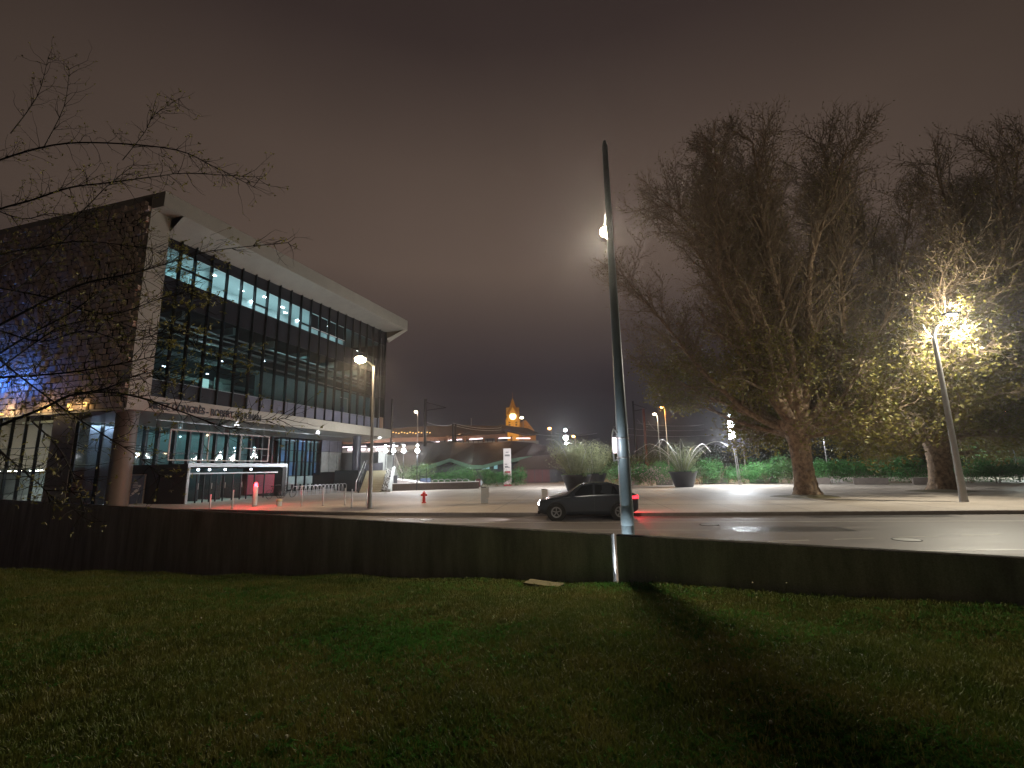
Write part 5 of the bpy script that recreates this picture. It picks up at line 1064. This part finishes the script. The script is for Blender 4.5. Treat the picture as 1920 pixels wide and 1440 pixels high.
# clock tower
D = 200; c0 = at(962, 808, D); top = at(965, 745, D).z; t = thing('clock_tower', 'floodlit golden station clock tower with pointed roof in the distance', 'tower', (c0.x, c0.y, 0))
zb = at(962, 806, D).z; ze = at(962, 778, D).z; hw = 2.35
obj('shaft', MB().box((-hw, -hw, 0), (hw, hw, ze)), 'tower_stone', t)
for zz, o_ in ((zb+1, .25), (ze-.2, .3), ((zb+ze)/2-.9, .12)): obj('cornice', MB().box((-hw-o_, -hw-o_, zz), (hw+o_, hw+o_, zz+.35)), 'tower_stone', t)
m_ = MB(); m_.add([(-hw-.3, -hw-.3, ze), (hw+.3, -hw-.3, ze), (hw+.3, hw+.3, ze), (-hw-.3, hw+.3, ze), (-1, -1, ze+(top-ze)*.55), (1, -1, ze+(top-ze)*.55), (1, 1, ze+(top-ze)*.55), (-1, 1, ze+(top-ze)*.55), (0, 0, top)], [(0, 1, 5, 4), (1, 2, 6, 5), (2, 3, 7, 6), (3, 0, 4, 7), (4, 5, 8), (5, 6, 8), (6, 7, 8), (7, 4, 8)]); obj('roof', m_, 'tower_roof', t)
for rot in (0, 90):
    o_ = obj('gable', MB().prism([(-1.9, ze-.2), (1.9, ze-.2), (0, ze+3.2)], -hw-.45, hw+.45), 'tower_stone', t); o_.rotation_euler = (0, 0, radians(rot))
for sx in (-1, 1): obj('turret', MB().lathe([(.6, zb), (.6, zb+3.6), (.75, zb+3.7), (.01, zb+5.6)], 10, (sx*(hw+.1), -hw-.1)), 'tower_stone', t, True)
obj('finial', MB().tube([(0, 0, top-.2), (0, 0, top+2.2)], .08, 5), 'tower_roof', t)
zc = at(962, 782, D).z; m_ = MB(); m_.lathe([(1.45, 0), (1.45, .25)], 24); cl = obj('clock_face', m_, 'glow_clock', t, loc=(0, -hw-.2, zc)); cl.rotation_euler = (radians(90), 0, 0)
rg = MB(); rg.tube([(1.6*cos(k*pi/12), 1.6*sin(k*pi/12), .2) for k in range(25)], .14, 6); obj('clock_rim', rg, 'tower_roof', cl); obj('clock_hand', MB().box((-.06, 0, .26), (.06, 1.1, .3)).box((0, -.06, .26), (.8, .06, .3)), 'post_dark', cl)
for sx in (-1, 1): obj('belfry_window', MB().box((sx*1.4-.35, -hw-.05, zb+1.6), (sx*1.4+.35, -hw+.02, zb+3.2)), 'black_panel', t)
m_ = MB(); rr_ = at(1005, 808, D).x-c0.x; m_.prism([(hw, zb-8), (hw, zb+2.6), (hw+3.2, zb+4.5), (rr_, zb-1.2), (rr_, zb-8)], 2, 14); obj('wing_roof', m_, 'tower_roof', t)
pt((c0.x-10, c0.y-30, zb-6), 8000, (1, .60, .14), 1, 50, (c0.x, c0.y, ze-1)); pt((c0.x+14, c0.y-26, zb-6), 4000, (1, .52, .12), 1, 60, (c0.x+2, c0.y, ze))
# masts and wires
def mast(x, y0, d, lb, m='post_dark', r=.16, arm=None):
    p = at(x, 880, d); q = at(x, y0, d); t = thing('catenary_mast', lb, 'mast', (p.x, p.y, 0), 0, 'railway masts'); obj('pole', MB().lathe([(r*1.2, 0), (r, q.z)], 8), m, t)
    if arm: obj('arm', MB().tube([(0, 0, q.z-1.8), (arm, 0, q.z-1.4)], .07, 5).tube([(0, 0, q.z-.5), (arm, 0, q.z-1.4)], .05, 5), m, t)
    return q
mast(796, 748, 72, 'thick double dark mast left of the clock tower', r=.22, arm=3.2); mast(849, 795, 74, 'short dark mast over the middle of the station roof', arm=3.0); mast(854, 795, 74, 'second short dark mast over the middle of the station roof'); mast(732, 748, 76, 'thin mast beside the building end')
mast(1195, 752, 84, 'thin black mast right of the tall lamp post', arm=2.4); mast(1214, 766, 80, 'rust red mast left of the two tall street lights', 'red_paint', .22); mast(884, 784, 90, 'small signal mast above the station roof', 'galvanised', .1)
wr_ = thing('overhead_wires', 'overhead railway wires strung between the masts', 'wires', (0, 0, 0))
def wire(x0, y0, x1, y1, d0, d1, sag=.4):
    a, b = at(x0, y0, d0), at(x1, y1, d1); M = MB(); M.tube([a.lerp(b, k/10)-Vector((0, 0, sag*4*(k/10)*(1-k/10))) for k in range(11)], .035, 4); obj('wire', M, 'galvanised', wr_)
for q in ((797, 790, 849, 796, 72, 74), (849, 793, 940, 802, 74, 78), (849, 797, 940, 806, 74, 78), (940, 800, 1060, 818, 78, 82), (1195, 793, 1320, 796, 84, 84), (1150, 800, 1320, 806, 84, 84), (1195, 786, 1215, 800, 84, 80), (1215, 790, 1240, 812, 80, 78), (1040, 812, 1120, 812, 84, 84), (1150, 812, 1330, 816, 84, 84)): wire(*q)

# ------------------------------------------------------------ added haze for soft halos round the lamps
m = bpy.data.materials.new('haze'); m.use_nodes = True; t = m.node_tree; t.nodes.clear(); o_ = t.nodes.new('ShaderNodeOutputMaterial'); v = t.nodes.new('ShaderNodeVolumePrincipled')
v.inputs['Color'].default_value = (.9, .9, .92, 1); v.inputs['Density'].default_value = .0009; v.inputs['Anisotropy'].default_value = .85; t.links.new(v.outputs[0], o_.inputs['Volume']); MATS['haze'] = m
tag(obj('haze', MB().box((-330, -60, -6.2), (330, 320, 50)), 'haze'), 'thin added haze giving the lamps soft halos', 'haze', kind='stuff')
